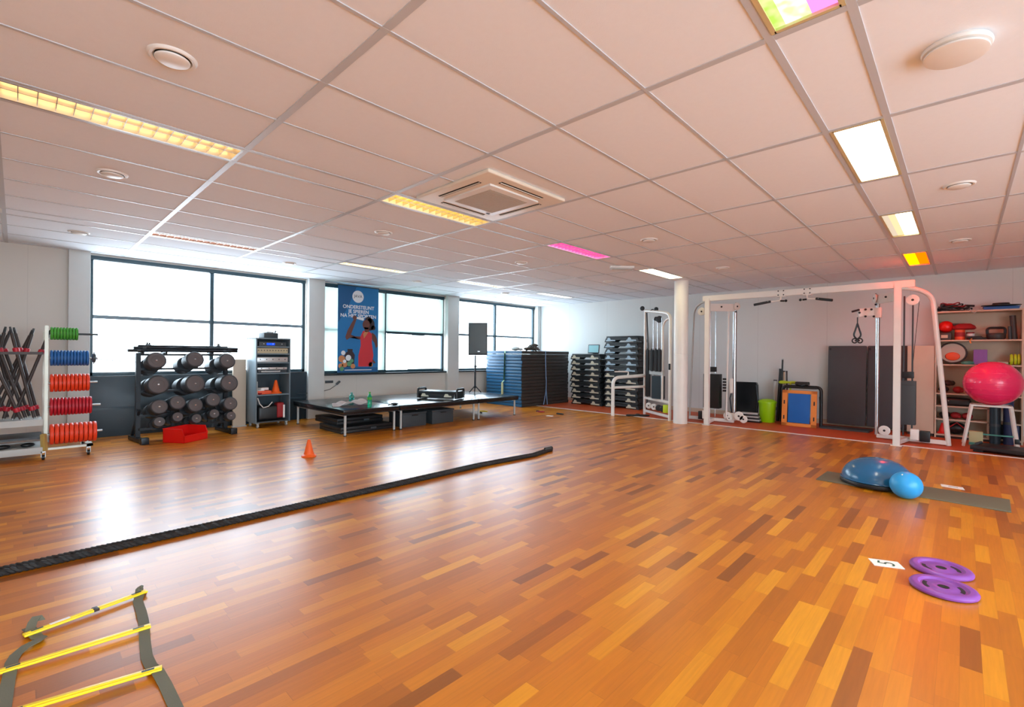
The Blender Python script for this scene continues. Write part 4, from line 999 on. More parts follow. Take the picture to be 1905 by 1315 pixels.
b = B(); c = P2+ux*.93; b.beam(c+Zv*.40, c+Zv*.98, .05, .10, bev=.006); b.obj('rear_weight_stack', 'black', t)
for k in (.26, .40, .58, .78):
    c = P2+ux*k+Vector((-.07, .05, 0)); b = B(); b.beam(c+Zv*.95, c+Zv*1.40, .06, .075, bev=.012); b.tube([c+Zv*1.38, c+Zv*1.42+ux*.02, c+Zv*1.40+ux*.05], .01, seg=8); b.obj('pad_strip', 'black', t)
b = B(); b.tube([P1-ux*.10+Zv*.2, P1-ux*.16+Zv*1.2, P1-ux*.06+Zv*2.2], .016, seg=8); b.obj('pull_bar', 'dgrey', t)
for c, r_ in ((P1+Zv*2.30+Vector((-.05, .05, 0)), .05), (P1*.55+P2*.45+Zv*2.24, .045), (P1*.70+P2*.30+Zv*2.22, .04), (P1*.42+P2*.58+Zv*2.02, .07), (P1*.55+P2*.45+Zv*2.04, .045)):
    pulley(t, c, r_, 'X', 'black')
for k in (.25, .42, .62, .85): pulley(t, P2+ux*k+Zv*.21+Vector((-.03, 0, 0)), .065, 'X', ('white', 'black', 'white2', 'white')[int(k*4) % 4])
b = B(); b.box(*(P2+ux*.14+Zv*.22), .05, .12, .16, bev=.01); b.obj('foot_block', 'lemon', t)
b = B(); b.tube([P2+Zv*1.0+Vector((-.03, 0, 0)), P2+Zv*1.12+Vector((-.03, 0, 0))], .02, seg=10); b.obj('pin_knob', 'black', t)
t = thing('ankle_strap', 'pair of black handles lying on the floor before the cable tower', 'handles', (9.0, 4.92, 0), rz=-.9)
for s_ in (-1, 1):
    b = B(); b.tube([(s_*.03+.10*math.cos(a_)*s_*1.2+.08*s_, .05*math.sin(a_), .02) for a_ in [2*PI*i/12 for i in range(12)]], .016, seg=8, closed=True); b.obj('loop', 'black', t)
b = B(); b.sphere((0, 0, .03), .045, (1.3, .8, .6), seg=14); b.obj('cuff', 'black', t)

# ------------------------------------------------------------------ cable crossover
t = thing('cable_crossover', 'wide white cable crossover machine with two towers and a high beam', 'cable machine', (8.86, 2.06, 0)); o_ = Vector((8.86, 2.06, 0))
def tower(sg, yel):
    "sg=+1: left tower (larger y), -1: right"
    Y = lambda y: sg*y        # local y measured from the middle
    post = 1.37; ch = Vector((.57, Y(1.08), 0)); foot = Vector((.52, Y(1.92), 0)); pv = Vector((-.01, Y(post), 0))
    b = B(); b.beam(pv+Zv*.012, pv+Zv*2.34, .085, .085, bev=.006); p_ = b.obj('main_post', 'white', t); b = B(); b.box(*(pv+Zv*.006), .13, .13, .012, bev=.004); b.obj('foot_plate', 'white', p_)
    r_ = .018 if sg > 0 else .032
    b = B(); b.tube(fillet([pv+Zv*2.30+Vector((0, Y(-.02), 0)), pv+Zv*2.29+Vector((.14, Y(.18), 0)), Vector((.27, Y(1.74), 2.18)), foot+Zv*.01], .16, 8), r_, seg=14); b.obj('bent_leg', 'white' if sg < 0 else 'lgrey', t)
    b = B(); b.beam(ch+Zv*.045, foot+Zv*.045, .06, .06, bev=.006); b.obj('base_rail', 'white', t)
    b = B(); b.beam(pv+Zv*.045, (ch*.55+foot*.45)+Zv*.045, .06, .06, bev=.006); b.obj('base_rail', 'white', t)
    b = B(); b.cyl(ch+Zv*.06, ch+Zv*2.24, .028 if sg < 0 else .035, seg=20); b.obj('chrome_column', 'chrome', t)
    b = B(); b.beam(pv+Zv*2.18, ch+Zv*2.20, .05, .14, bev=.008); a_ = b.obj('top_arm', 'white', t)
    d = (ch-pv).normalized(); n_ = Vector((-d.y, d.x, 0))
    if n_.dot(Vector((-1, 0, 0))) < 0: n_ = -n_
    for k, dz in ((.98, .08), (1.0, 0), (.98, -.08), (.45, 0)):
        c = pv.lerp(ch, k)+Zv*(2.20+dz)+n_*.034; b = B(); b.sphere(c, .016, seg=10); b.obj('bolt', 'black', a_)
    pulley(t, ch+Zv*2.22+n_*.045, .075, Matrix.Identity(4) if 0 else (Matrix.Rotation(math.atan2(n_.y, n_.x), 4, 'Z') @ Matrix.Rotation(PI/2, 4, 'Y')), 'white')
    pulley(t, pv+Zv*2.12+Vector((.12, Y(.16), 0)), .075, Matrix.Rotation(PI/2, 4, 'Y'), 'white')
    for k in (.28, .85) if sg > 0 else (.28,):
        c = ch.lerp(Vector((-.01, Y(post), 0)), k*.6)+Zv*.13; b = B()
        pulley(t, ch.lerp(foot, .12 if k < .5 else .62)+Zv*.14+Vector((-.05, 0, 0)), .075, Matrix.Rotation(PI/2, 4, 'Y'), 'white')
    b = B(); b.box(.40, Y(1.55), .14, .10, .10, .16, bev=.008); b.obj('junction_box', 'white', t)
    # weight stack with guide rods
    wc = Vector((.50, Y(1.46), 0))
    b = B(); b.box(wc.x, wc.y, .60, .16, .19 if sg < 0 else .30, .66, bev=.006); w_ = b.obj('weight_stack', 'black' if sg > 0 else 'dgrey', t)
    for i in range(9): b = B(); b.box(wc.x-.081, wc.y, .31+.07*i, .004, (.19 if sg < 0 else .30)*.9, .004); 
    b.obj('stack_line', 'black', w_)
    for k in (-.05, .05): b = B(); b.cyl(wc+Vector((0, k, .10)), wc+Vector((0, k, 2.22)), .011, seg=10); b.obj('guide_rod', 'chrome' if sg > 0 else 'dgrey', t)
    b = B(); b.box(wc.x, wc.y, 1.02, .06, .14, .10, bev=.01); b.obj('top_plate', 'black', t)
    b = B(); b.cyl(wc+Vector((.0, Y(.04), .98)), wc+Vector((.05, Y(.12), 2.15)), .0035, seg=6); b.obj('cable', 'black', t)
    b = B(); b.box(.50, Y(1.66), .11, .10, .12, .16, bev=.01); b.obj('counterweight', 'black', t)
    return ch, n_
chR, nR = tower(-1, True); chL, nL = tower(1, False)
b = B(); b.beam(Vector((0, -1.56, 2.345)), Vector((0, 1.46, 2.345)), .07, .10, bev=.006); b.obj('top_beam', 'white', t)
# trolley carriage near the top of the right column, and one low on the left column
c = chR+Zv*1.99
b = B(); b.box(c.x, c.y, c.z, .10, .10, .16, bev=.01); b.beam(c+Vector((-.03, .05, .02)), c+Vector((-.12, .24, .0)), .06, .13, bev=.01); ca = b.obj('carriage', 'white', t)
for dx, dz in ((-.10, .05), (-.15, 0), (-.10, -.06), (-.05, .05), (-.03, -.06)): b = B(); b.sphere(c+Vector((dx-.04, -dx*1.4, dz)), .017, seg=10); b.obj('bolt', 'black', ca)
b = B(); b.cyl(c+Vector((-.14, .22, .05)), c+Vector((-.19, .31, .02)), .016, seg=10); b.obj('pin_knob', 'black', ca)
c = chL+Zv*.13
b = B(); b.box(c.x, c.y, c.z, .10, .10, .14, bev=.01); ca = b.obj('carriage', 'white', t)
pulley(t, c+Vector((-.10, -.12, .03)), .085, Matrix.Rotation(PI/2, 4, 'Y'), 'white'); pulley(t, c+Vector((-.10, -.20, -.02)), .07, Matrix.Rotation(PI/2, 4, 'Y'), 'white'); pulley(t, c+Vector((-.08, .06, -.03)), .05, Matrix.Rotation(PI/2, 4, 'Y'), 'white')
b = B(); b.beam(Vector((.48, 1.10, .58)), Vector((.48, 1.10, .86)), .05, .06, bev=.01); b.tube([Vector((.5, 1.20, .1)), Vector((.5, 1.17, 2.2))], .018, seg=10); b.obj('selector_rail', 'white', t)
for i in range(5): b = B(); b.box(.455, 1.22, .62+.055*i, .04, .06, .035, bev=.008); b.obj('rubber_stop', 'black', t)
# pull-up grips under the beam
for yy, s_ in ((.15, 1), (-.23, -1)):
    b = B()
    b.tube(fillet([(-.03, yy, 2.29), (-.05, yy, 2.22), (-.06, yy+s_*.10, 2.21), (-.12, yy+s_*.18, 2.20)], .03), .012, seg=8); b.box(0, yy, 2.29, .09, .12, .02); g = b.obj('pullup_bracket', 'white', t)
    b = B(); b.cyl((-.09, yy+s_*.14, 2.205), (-.20, yy+s_*.37, 2.155), .021, seg=12); b.obj('rubber_grip', 'black', g)
    b = B(); b.tube([(-.05, yy, 2.21), (-.06, yy-s_*.06, 2.205)], .014, seg=8); b.sphere((-.07, yy-s_*.085, 2.205), .022, seg=10); b.obj('short_grip', 'black', g)
    for a_, c_ in ((-.04, .03), (.04, .03), (-.04, -.03), (.04, -.03)): b = B(); b.sphere((-.04, yy+a_, 2.345+c_*1.1), .010, seg=8); b.obj('bolt', 'black', g)
t = thing('triceps_rope', 'black rope handle hanging from the right tower carriage', 'rope handle', (9.27, 1.22, 1.92))
b = B(); b.cyl((0, 0, 0), (0, 0, -.12), .008, seg=8); b.obj('hook', 'black', t)
b = B()
for s_ in (-1, 1): b.tube(fillet([(0, 0, -.10), (0, s_*.02, -.18), (0, s_*.055, -.30), (0, -s_*.03, -.38)], .05), .012, seg=8)
b.obj('rope', 'black', t)
for s_ in (-1, 1): b = B(); b.tube([(0, s_*.035+.032*math.cos(a_), -.375+.035*math.sin(a_)) for a_ in [2*PI*i/14 for i in range(14)]], .010, seg=8, closed=True); b.obj('end_loop', 'black', t)

# ------------------------------------------------------------------ along the back wall
t = thing('curved_backboard', 'black curved bench board leaning on the wall behind the left tower', 'bench', (10.30, 3.22, 0), rot=(0, .08, 0))
b = B(); b.prism([(-.20, .02), (.20, .02), (.235, .12), (.245, .40), (.215, .72), (.19, .75), (-.20, .755), (-.225, .70), (-.24, .40), (-.235, .12)], .10, Matrix(((0, 0, 1, -.05), (1, 0, 0, 0), (0, 1, 0, 0), (0, 0, 0, 1)))); b.obj('board', 'black_gloss', t)
b = B(); b.tube([(-.06, -.24, .10), (-.10, -.27, .40), (-.06, -.22, .70)], .015, seg=8); b.tube([(-.06, .24, .10), (-.10, .27, .40), (-.06, .22, .70)], .015, seg=8); b.obj('edge_tube', 'black_metal', t)
for i, (y, x, z, lb) in enumerate(((2.95, 9.90, 0, 'black and white striped bar holder, lowest of the low pile by the bucket'), (2.97, 9.91, .062, 'black and white striped bar holder lying in the middle of the pile'), (2.99, 9.90, .124, 'black and white striped bar holder on top of the low pile'))):
    t = thing('bar_attachment', lb, 'attachment', (x, y, z), rz=.1*i, group='striped holders piled by the lime bucket')
    b = B(); b.slab(-.06, .06, -.15, .15, 0, .028, bev=.004); b.obj('plate', 'black', t); b = B(); b.slab(-.065, .065, -.13, .16, .030, .058, bev=.004); b.obj('plate', 'lgrey', t)
t = thing('lidded_bucket', 'lime green bucket with a lid standing by the back wall', 'bucket', (10.16, 2.76, 0))
b = B(); b.lathe([(0, 0), (.125, 0), (.13, .008), (.152, .375), (0, .375)], 36); b.obj('bucket', 'lime', t)
b = B(); b.lathe([(.152, .370), (.163, .372), (.163, .398), (.150, .412), (.10, .440), (0, .452)], 36); b.obj('lid', 'lime', t); b = B(); b.tube([(.0, -.16, .30), (-.06, -.17, .26), (-.0, -.17, .22)], .006, seg=6); b.obj('handle', 'dgrey', t)
for i, (x, y, ln, lean, m, lb, r_) in enumerate(((10.45, 2.655, 1.02, .04, 'black', 'tall black foam pole left of the orange framed board', .030), (10.42, 2.60, 1.22, .02, 'black', 'tallest dark stick standing behind the orange framed board', .016),
                                             (10.48, 2.54, .98, -.02, 'woodlight', 'pale wooden stick standing behind the orange framed board', .022), (10.46, 2.48, .98, -.03, 'brown', 'thin brown stick nearest the orange framed board', .013), (10.36, 2.70, .80, .02, 'lgrey', 'short grey pole leaning next to the black foam pole', .030))):
    t = thing('exercise_stick', lb, 'stick', (x, y, 0), rot=(lean, .03, 0)); b = B(); b.cyl((0, 0, 0), (0, 0, ln), r_, seg=14); b.obj('shaft', m, t); b = B(); b.cyl((0, 0, ln-.002), (0, 0, ln+.02), r_*1.1, seg=14); b.obj('end_cap', 'black' if i != 1 else 'lgrey', t)
t = thing('resistance_ring', 'lime green ring band hanging round the sticks', 'band', (10.36, 2.40, .78))
b = B(); b.tube([(.05*math.cos(a_), .15*math.sin(a_)+.05, .012*math.sin(2*a_)) for a_ in [2*PI*i/24 for i in range(24)]], .018, seg=8, closed=True); b.obj('ring', 'lemon', t); b = B(); b.tube([(-.05, .0, 0), (-.06, .0, -.08), (-.055, .0, -.2)], .016, seg=8); b.obj('tail', 'lemon', t)
t = thing('folding_frame', 'black arched frame standing behind the blue and orange board', 'frame', (10.12, 2.17, 0))
b = B(); b.tube(fillet([(0, .31, 0), (0, .31, .72), (0, -.31, .72), (0, -.31, 0)], .08, 8), .028, seg=12); b.obj('arch', 'black', t)
b = B(); b.tube([(.15, .29, .0), (.02, .29, .55)], .018, seg=8); b.tube([(.15, -.29, .0), (.02, -.29, .55)], .018, seg=8); b.obj('rear_leg', 'black_metal', t)
b = B(); b.box(0, -.0, .70, .06, .50, .03, bev=.01); b.obj('top_pad', 'black', t)
t = thing('carry_case', 'small black case lying on top of the arched frame', 'case', (10.12, 2.16, .749), rz=.05)
b = B(); b.box(0, 0, .032, .14, .22, .062, bev=.018, seg=3); b.obj('case', 'black', t); b = B(); b.tube([(-.06, -.06, .02), (-.09, 0, .0), (-.06, .06, .02)], .008, seg=6); b.obj('handle', 'dgrey', t)
t = thing('balance_board', 'blue board in an orange frame leaning before the arched frame', 'board', (9.90, 2.17, 0), rot=(0, .10, 0))
b = B()
for y in (-.235, .235): b.slab(-.015, .015, y-.045, y+.045, 0, .66, bev=.006)
b.slab(-.015, .015, -.28, .28, 0, .06, bev=.006); b.slab(-.015, .015, -.28, .28, .60, .66, bev=.006); b.obj('frame', 'forange', t)
b = B(); b.slab(-.022, .010, -.175, .175, .065, .60, bev=.006); b.obj('blue_panel', 'fblue', t)
for y in (-.24, .24):
    for z in (.12, .40): b = B(); b.slab(-.0175, -.012, y-.010, y+.010, z, z+.07); b.obj('slot', 'ink_black', t)
for i, (y, x, lb, w_) in enumerate(((1.535, 10.46, 'tall dark grey wall mat, left of the pair', .58), (.955, 10.50, 'tall dark grey wall mat behind the chrome column, right of the pair', .56))):
    t = thing('wall_mat', lb, 'mat', (x, y, .05), rot=(0, .055, 0), group='tall grey mats leaning on the back wall')
    b = B(); b.slab(-.03, .03, -w_/2, w_/2, 0, 1.44, bev=.02); b.obj('mat_body', 'matslate', t)
    b = B(); b.cyl((-.035, w_/2-.03, 1.36), (-.035, w_/2-.03, 1.40), .012); b.obj('hanging_eye', 'black', t)
t = thing('floor_mat', 'dark folded mat lying on the floor below the tall wall mats', 'mat', (10.10, 1.50, 0), rz=.10)
b = B(); b.prism([(-.16, -.34), (.14, -.40), (.16, .38), (-.10, .36)], .03); b.obj('mat_body', 'dgrey', t); b = B(); b.tube([(.20, -.40, .012), (.21, 0, .012), (.22, .38, .012)], .010, seg=6); b.obj('edge_binding', 'lgrey', t)
t = thing('standing_cabinet', 'plain beige cabinet between the grey mats and the open shelves', 'cabinet', (10.48, .50, 0))
b = B(); b.slab(-.18, .18, -.17, .17, .05, 1.48, bev=.003); b.obj('body', 'woodlight', t); b = B(); b.slab(-.16, .17, -.16, .16, 0, .05); b.obj('plinth', 'brown', t); b = B(); b.slab(-.19, -.181, -.165, .165, .06, 1.47, bev=.002); b.obj('door', 'woodlight', t)

# ------------------------------------------------------------------ open shelving unit
SX0, SX1, SY0, SY1 = 10.28, 10.66, -.655, .325
t = thing('shelving_unit', 'beige open shelving unit filled with training gear', 'shelving unit', ((SX0+SX1)/2, (SY0+SY1)/2, 0)); hx, hy = (SX1-SX0)/2, (SY1-SY0)/2
for y in (-hy, hy-.02): b = B(); b.slab(-hx, hx, y, y+.02, 0, 2.03, bev=.001); b.obj('side_panel', 'woodlight', t)
b = B(); b.slab(hx-.01, hx, -hy, hy, .03, 2.03); b.obj('back_panel', 'woodlight', t)
SZ = [2.03, 1.572, 1.184, .72, .52, .307, .06]
for z in SZ: b = B(); b.slab(-hx, hx-.01, -hy+.02, hy-.02, z-.022, z); b.obj('shelf', 'woodlight', t)
b = B(); b.slab(-hx, hx-.01, -.135, -.115, .06, .70); b.obj('divider', 'woodlight', t)
b = B(); b.slab(-hx+.02, hx-.01, -hy+.02, hy-.02, 0, .038); b.obj('plinth', 'brown', t)
def sh(y, z, x=10.42): return (x, y, z)
# top
for i, (y, dz, m, lb) in enumerate(((.12, 0, 'brown', 'dark red tangle of resistance tubes on the shelf top, lower layer'), (.10, .05, 'darkred', 'red and black resistance tubes piled highest on the shelf top'))):
    t = thing('resistance_tubes', lb, 'resistance bands', sh(y, 2.031+dz), rz=.5*i)
    for k in range(4):
        b = B(); b.tube([((.06+.02*k)*math.cos(a_), (.20-.03*k)*math.sin(a_)+.02*k, .016+.018*k+.016*math.sin(3*a_+k)) for a_ in [2*PI*i_/18 for i_ in range(18)]], .009, seg=6, closed=True); b.obj('tube', m if k % 2 else 'black', t)
    for s_ in (-1, 1): b = B(); b.cyl((-.08, s_*.22, .03), (-.02, s_*.12, .045), .016, seg=10); b.obj('foam_handle', 'black', t)
t = thing('aluminium_pulley_rope', 'grey cord loop hanging over the top shelf edge', 'cord', (10.265, -.10, 2.035)); b = B(); b.tube([(.06, .05, .012), (.0, .02, .02), (-.012, 0, -.03), (-.012, -.03, -.05), (-.012, -.05, -.02), (.02, -.07, .012)], .005, seg=6); b.obj('cord', 'lgrey', t)
t.name = 'cord_loop'
t = thing('blue_tray', 'blue plastic tray on the right end of the shelf top', 'tray', sh(-.42, 2.031)); b = B(); b.slab(-.12, .12, -.19, .19, 0, .035, bev=.010); b.obj('tray', 'blue', t); b = B(); b.slab(-.125, .125, -.20, .20, .035, .045, bev=.003); b.obj('rim', 'blue', t)
t = thing('black_disc', 'flat black cushion on top of the blue tray', 'cushion', sh(-.42, 2.077)); b = B(); b.lathe([(0, 0), (.10, 0), (.22, .018), (.22, .026), (.10, .035), (.09, .06), (0, .06)], 32, Matrix.Diagonal((.55, 1, 1, 1))); b.obj('cushion', 'black', t)
# shelf 1
t = thing('gear_case', 'low dark case under the red ball on the upper shelf', 'case', sh(.215, 1.573)); b = B(); b.slab(-.12, .12, -.085, .085, 0, .12, bev=.02); b.obj('case', 'brown', t); b = B(); b.slab(-.124, -.118, -.04, .04, .03, .08); b.obj('front_patch', 'woodlight', t)
t = thing('red_ball', 'bright red ball on the upper shelf behind the bent machine leg', 'ball', sh(.20, 1.694)); b = B(); b.sphere((0, 0, .095), .095, seg=28); b.obj('ball', 'redp', t); b = B(); b.lathe([(0, .19), (.008, .19), (.008, .187)], 10); b.obj('valve', 'card', t)
t = thing('orange_canister', 'orange printed canister on the upper shelf', 'canister', sh(.035, 1.573, 10.38)); b = B(); b.lathe([(0, 0), (.06, 0), (.062, .01), (.062, .16), (0, .16)], 24); b.obj('body', 'orangebox', t); b = B(); b.lathe([(.0625, .05), (.0632, .05), (.0632, .12), (.0625, .12)], 24); b.obj('label_wrap', 'darkred', t)
t = thing('red_helmet', 'dark red padded helmet resting on the orange canister', 'helmet', sh(-.01, 1.735, 10.40)); b = B(); b.lathe([(.0, .10), (.08, .095), (.13, .06), (.145, .02), (.12, 0), (.0, 0)], 28, Matrix.Diagonal((.8, 1.0, 1, 1))); b.obj('shell', 'darkred', t); b = B(); b.box(0, .06, .085, .10, .14, .03, bev=.012); b.obj('pad', 'brown', t)
t = thing('red_pot', 'small red and white pot next to the orange canister', 'pot', sh(-.085, 1.573, 10.44)); b = B(); b.lathe([(0, 0), (.04, 0), (.05, .12), (0, .12)], 20); b.obj('pot', 'darkred', t); b = B(); b.lathe([(.046, .05), (.0482, .05), (.051, .10), (.049, .10)], 20); b.obj('band', 'card', t)
t = thing('leather_strap_bundle', 'brown strap bundle lying in the middle of the upper shelf', 'straps', sh(-.16, 1.573, 10.36)); b = B()
for k in range(3): b.tube([(.03*math.cos(a_)-.02*k, .09*math.sin(a_)+.02*k, .014+.016*k) for a_ in [2*PI*i_/14 for i_ in range(14)]], .010, seg=6, closed=True)
b.obj('straps', 'brown', t); b = B(); b.tube([(-.095, .06, .016), (-.12, .08, -.02), (-.12, .07, -.06)], .010, seg=6, flat=.5); b.obj('orange_strap', 'forange', t)
t = thing('kettlebell_bag', 'black carry bag with a handle on the right of the upper shelf', 'bag', sh(-.37, 1.573)); b = B(); b.lathe([(0, 0), (.09, 0), (.105, .02), (.11, .085), (.10, .10), (0, .10)], 28, Matrix.Diagonal((.75, 1, 1, 1))); b.obj('bag_body', 'brown', t); b = B(); b.tube(fillet([(-.02, -.095, .09), (-.02, -.10, .18), (-.02, .10, .18), (-.02, .095, .09)], .06), .018, seg=8); b.obj('handle', 'black', t); b = B(); b.cyl((-.06, .16, .02), (-.06, .10, .02), .016); b.obj('strap_end', 'black', t)
t = thing('foam_roller', 'dark foam roller leaning upright at the right end of the upper shelf', 'roller', sh(-.565, 1.577), rot=(-.06, 0, 0)); b = B(); b.cyl((0, 0, 0), (0, 0, .36), .035, seg=18); b.obj('roller', 'brown', t); b = B(); b.cyl((-.02, .045, 0), (-.02, .04, .20), .02, seg=12); b.obj('grip_tube', 'dgrey', t)
# shelf 2
t = thing('balance_ring', 'round hoop with an orange centre standing on the second shelf', 'balance disc', sh(.118, 1.192, 10.41), rot=(0, -.12, 0))
MX = Matrix.Translation((0, 0, .175)) @ Matrix.Rotation(PI/2, 4, 'Y')
b = B(); b.tube([MX @ Vector((.162*math.cos(a_), .162*math.sin(a_), 0)) for a_ in [2*PI*i_/36 for i_ in range(36)]], .013, seg=10, closed=True); b.obj('rim', 'brown', t)
b = B(); b.lathe([(0, -.004), (.155, -.004), (.155, .004), (0, .004)], 36, MX); b.obj('membrane', 'acgrille', t)
b = B(); b.lathe([(0, 0), (.09, 0), (.08, .03), (.03, .045), (0, .046)], 28, Matrix.Translation((-.01, 0, .12)) @ Matrix.Rotation(-PI/2, 4, 'Y') @ Matrix.Diagonal((.75, 1, .5, 1))); b.obj('orange_centre', 'orangebox', t)
t = thing('teal_disc', 'small teal cushion disc beside the orange centred hoop', 'disc', sh(-.062, 1.186)); b = B(); b.lathe([(0, 0), (.07, 0), (.085, .02), (.07, .045), (0, .05)], 28); b.obj('disc', 'tealp', t); b = B(); b.lathe([(.02, .050), (.025, .054), (.03, .050)], 20); b.obj('raised_ring', 'tealp', t)
t = thing('yoga_block', 'violet foam block standing on the second shelf', 'yoga block', sh(-.20, 1.185)); b = B(); b.slab(-.04, .04, -.078, .078, 0, .235, bev=.010); b.obj('block', 'violet', t); b = B(); b.slab(-.042, -.040, -.012, .012, .02, .21); b.obj('moulded_line', 'violet', t)
t = thing('small_bottle', 'small white and green bottle lying right of the violet block', 'bottle', sh(-.44, 1.185), rz=.4); b = B(); b.cyl((0, -.06, .025), (0, .06, .025), .025, seg=16); b.obj('body', 'lgrey', t); b = B(); b.cyl((0, -.09, .025), (0, -.06, .025), .015, seg=12); b.obj('cap', 'green', t)
for i, y in enumerate((-.535, -.575, -.612)):
    t = thing('lemon_ring_weight', 'lemon green ring weight standing upright, %s from the shelf side' % ('third', 'second', 'first')[i], 'ring weight', sh(y, 1.185), group='lemon ring weights on the second shelf')
    b = B(); b.lathe([(.03, -.014), (.075, -.015), (.085, 0), (.075, .015), (.03, .014), (.03, -.014)], 28, Matrix.Translation((0, 0, .086)) @ Matrix.Rotation(PI/2, 4, 'X')); b.obj('ring', 'lemon', t); b = B(); b.lathe([(.028, -.010), (.033, -.010), (.033, .010), (.028, .010), (.028, -.010)], 20, Matrix.Translation((0, 0, .086)) @ Matrix.Rotation(PI/2, 4, 'X')); b.obj('hub', 'tealp', t)
# lower shelves
def glove(label, loc, m='black', rz=0, sc=1.):
    t = thing('boxing_glove', label, 'boxing glove', loc, rz=rz)
    b = B(); b.sphere((0, 0, .055*sc), .065*sc, (1, 1.35, .8), seg=20); b.sphere((-.035*sc, .045*sc, .04*sc), .03*sc, (.9, 1.4, .9), seg=14); b.obj('padding', m, t)
    b = B(); b.cyl((0, -.07*sc, .050*sc), (0, -.15*sc, .050*sc), .040*sc, .045*sc, seg=18); b.obj('cuff', 'black' if m != 'black' else 'darkred', t)
    return t
glove('black boxing glove with a red cuff at the left of the fourth shelf', sh(.22, .722), 'black', 1.45); glove('dark red boxing glove beside the black one, behind the pink ball', sh(.05, .722), 'darkred', 1.7)
glove('brown boxing glove lying atop its neighbours on the fourth shelf', sh(.17, .83), 'brown', 1.2, .9)
glove('black boxing glove behind the pink ball at the right end', sh(-.50, .722), 'black', 1.5)
t = thing('flat_bag', 'flat black bag lying on the fifth shelf', 'bag', sh(.08, .521)); b = B(); b.box(0, 0, .06, .26, .36, .12, bev=.035, seg=3); b.obj('bag_body', 'black', t); b = B(); b.box(-.134, .08, .08, .004, .012, .012); b.obj('zip_pull', 'chrome', t)
glove('red boxing glove in the middle of the sixth shelf', sh(-.06, .309), 'darkred', 1.5); glove('dark boxing glove at the left of the sixth shelf', sh(.21, .309), 'black', 1.4); glove('red boxing glove behind the white stool leg', sh(.075, .309), 'darkred', 1.7)
cone('red training cone on the lowest shelf at its left', sh(.232, .063, 10.37), .17, .065, m='redp')
t = thing('duffel_bag', 'black duffel bag on the lowest shelf', 'bag', sh(.06, .061)); b = B(); b.sphere((0, 0, .10), .10, (1.1, 1.2, .95), seg=20); b.obj('bag_body', 'black', t); b = B(); b.tube([(-.10, -.08, .12), (-.12, 0, .20), (-.10, .08, .12)], .010, seg=8); b.obj('strap', 'darkred', t)
t = thing('foam_block', 'buff and green box standing on the floor under the stool', 'box', (9.85, -.15, 0)); b = B(); b.box(0, 0, .10, .12, .15, .20, bev=.008); b.obj('box', 'buff', t); b = B(); b.box(-.001, 0, .02, .125, .152, .04, bev=.003); b.obj('base', 'tealp', t)
for i, (y, m, h_, lb) in enumerate(((-.395, 'panel_dark', .40, 'dark green upright case in the right bay of the shelves'), (-.548, 'navy', .58, 'navy rolled mat standing at the right side of the shelves'))):
    t = thing('upright_case', lb, 'case', sh(y, .061 if i == 0 else .061)); b = B(); b.box(0, 0, min(h_, .22)/2 if i == 0 else .11, .24, .15, .22, bev=.02); b.obj('case', m, t); b = B(); b.tube([(-.13, -.04, .18), (-.14, 0, .20), (-.13, .04, .18)], .006, seg=6); b.obj('handle', 'dgrey', t)
t = thing('rolled_mat', 'tall navy rolled mat standing right before the shelving unit', 'mat', (10.20, -.50, 0)); b = B(); b.cyl((0, 0, 0), (0, 0, .66), .055, seg=24); b.obj('roll', 'navy', t); b = B(); b.lathe([(.0556, .30), (.058, .30), (.058, .34), (.0556, .34)], 24); b.obj('tie_band', 'dgrey', t)
t = thing('rolled_mat', 'dark teal rolled mat standing left of the navy one', 'mat', (10.18, -.36, 0)); b = B(); b.cyl((0, 0, 0), (0, 0, .58), .06, seg=24); b.obj('roll', 'panel_dark', t); b = B(); b.lathe([(.0606, .26), (.063, .26), (.063, .30), (.0606, .30)], 24); b.obj('tie_band', 'dgrey', t)
# stool and pink ball
t = thing('metal_stool', 'white metal frame stool carrying the pink ball', 'stool', (9.76, -.30, 0))
zt = .60
top = [Vector((-.16, .20, zt)), Vector((-.16, -.20, zt)), Vector((.16, -.20, zt)), Vector((.16, .20, zt))]
ft = [Vector((-.20, .285, 0)), Vector((-.20, -.27, 0)), Vector((.22, -.27, 0)), Vector((.22, .285, 0))]
for a_, c_ in zip(top, ft): b = B(); b.beam(c_, a_, .030, .030, bev=.003); b.obj('leg', 'white', t)
b = B()
for i in range(4): b.beam(top[i], top[(i+1) % 4], .030, .025, bev=.003)
b.obj('seat_frame', 'white', t)
b = B(); b.beam(ft[3]*.75+top[3]*.25, ft[2]*.75+top[2]*.25, .02, .02); b.obj('stretcher', 'tealp', t)
b = B(); b.box(*(ft[1]*.78+top[1]*.22), .05, .05, .07, bev=.008); b.obj('leg_clamp', 'black', t)
t = thing('gym_ball', 'large shiny pink exercise ball resting on the white stool', 'gym ball', (9.70, -.315, .598))
b = B(); b.sphere((0, 0, .325), .315, (1, 1, 1), seg=64); o = b.obj('ball', 'pink', t)
b = B()
for a_ in (-.5, -.25, 0, .25, .5): b.lathe([(.3152*math.cos(a_), .325+.315*math.sin(a_)), (.3168*math.cos(a_+.012), .325+.3165*math.sin(a_+.012)), (.3152*math.cos(a_+.024), .325+.315*math.sin(a_+.024))], 64)
b.obj('ridge', 'pink', t)
t = thing('low_step', 'low black step base on the floor at the right picture edge', 'step', (9.20, -.52, 0), rz=-.25)
b = B(); b.slab(-.22, .22, -.36, .40, .03, .085, bev=.012); b.obj('deck', 'black', t)
for y in (-.28, .32): b = B(); b.slab(-.20, .20, y-.05, y+.05, 0, .031, bev=.004); b.obj('foot', 'black', t)
b = B(); b.cyl((-.10, .36, .10), (.10, .36, .10), .018, seg=12); b.obj('roller', 'dgrey', t)
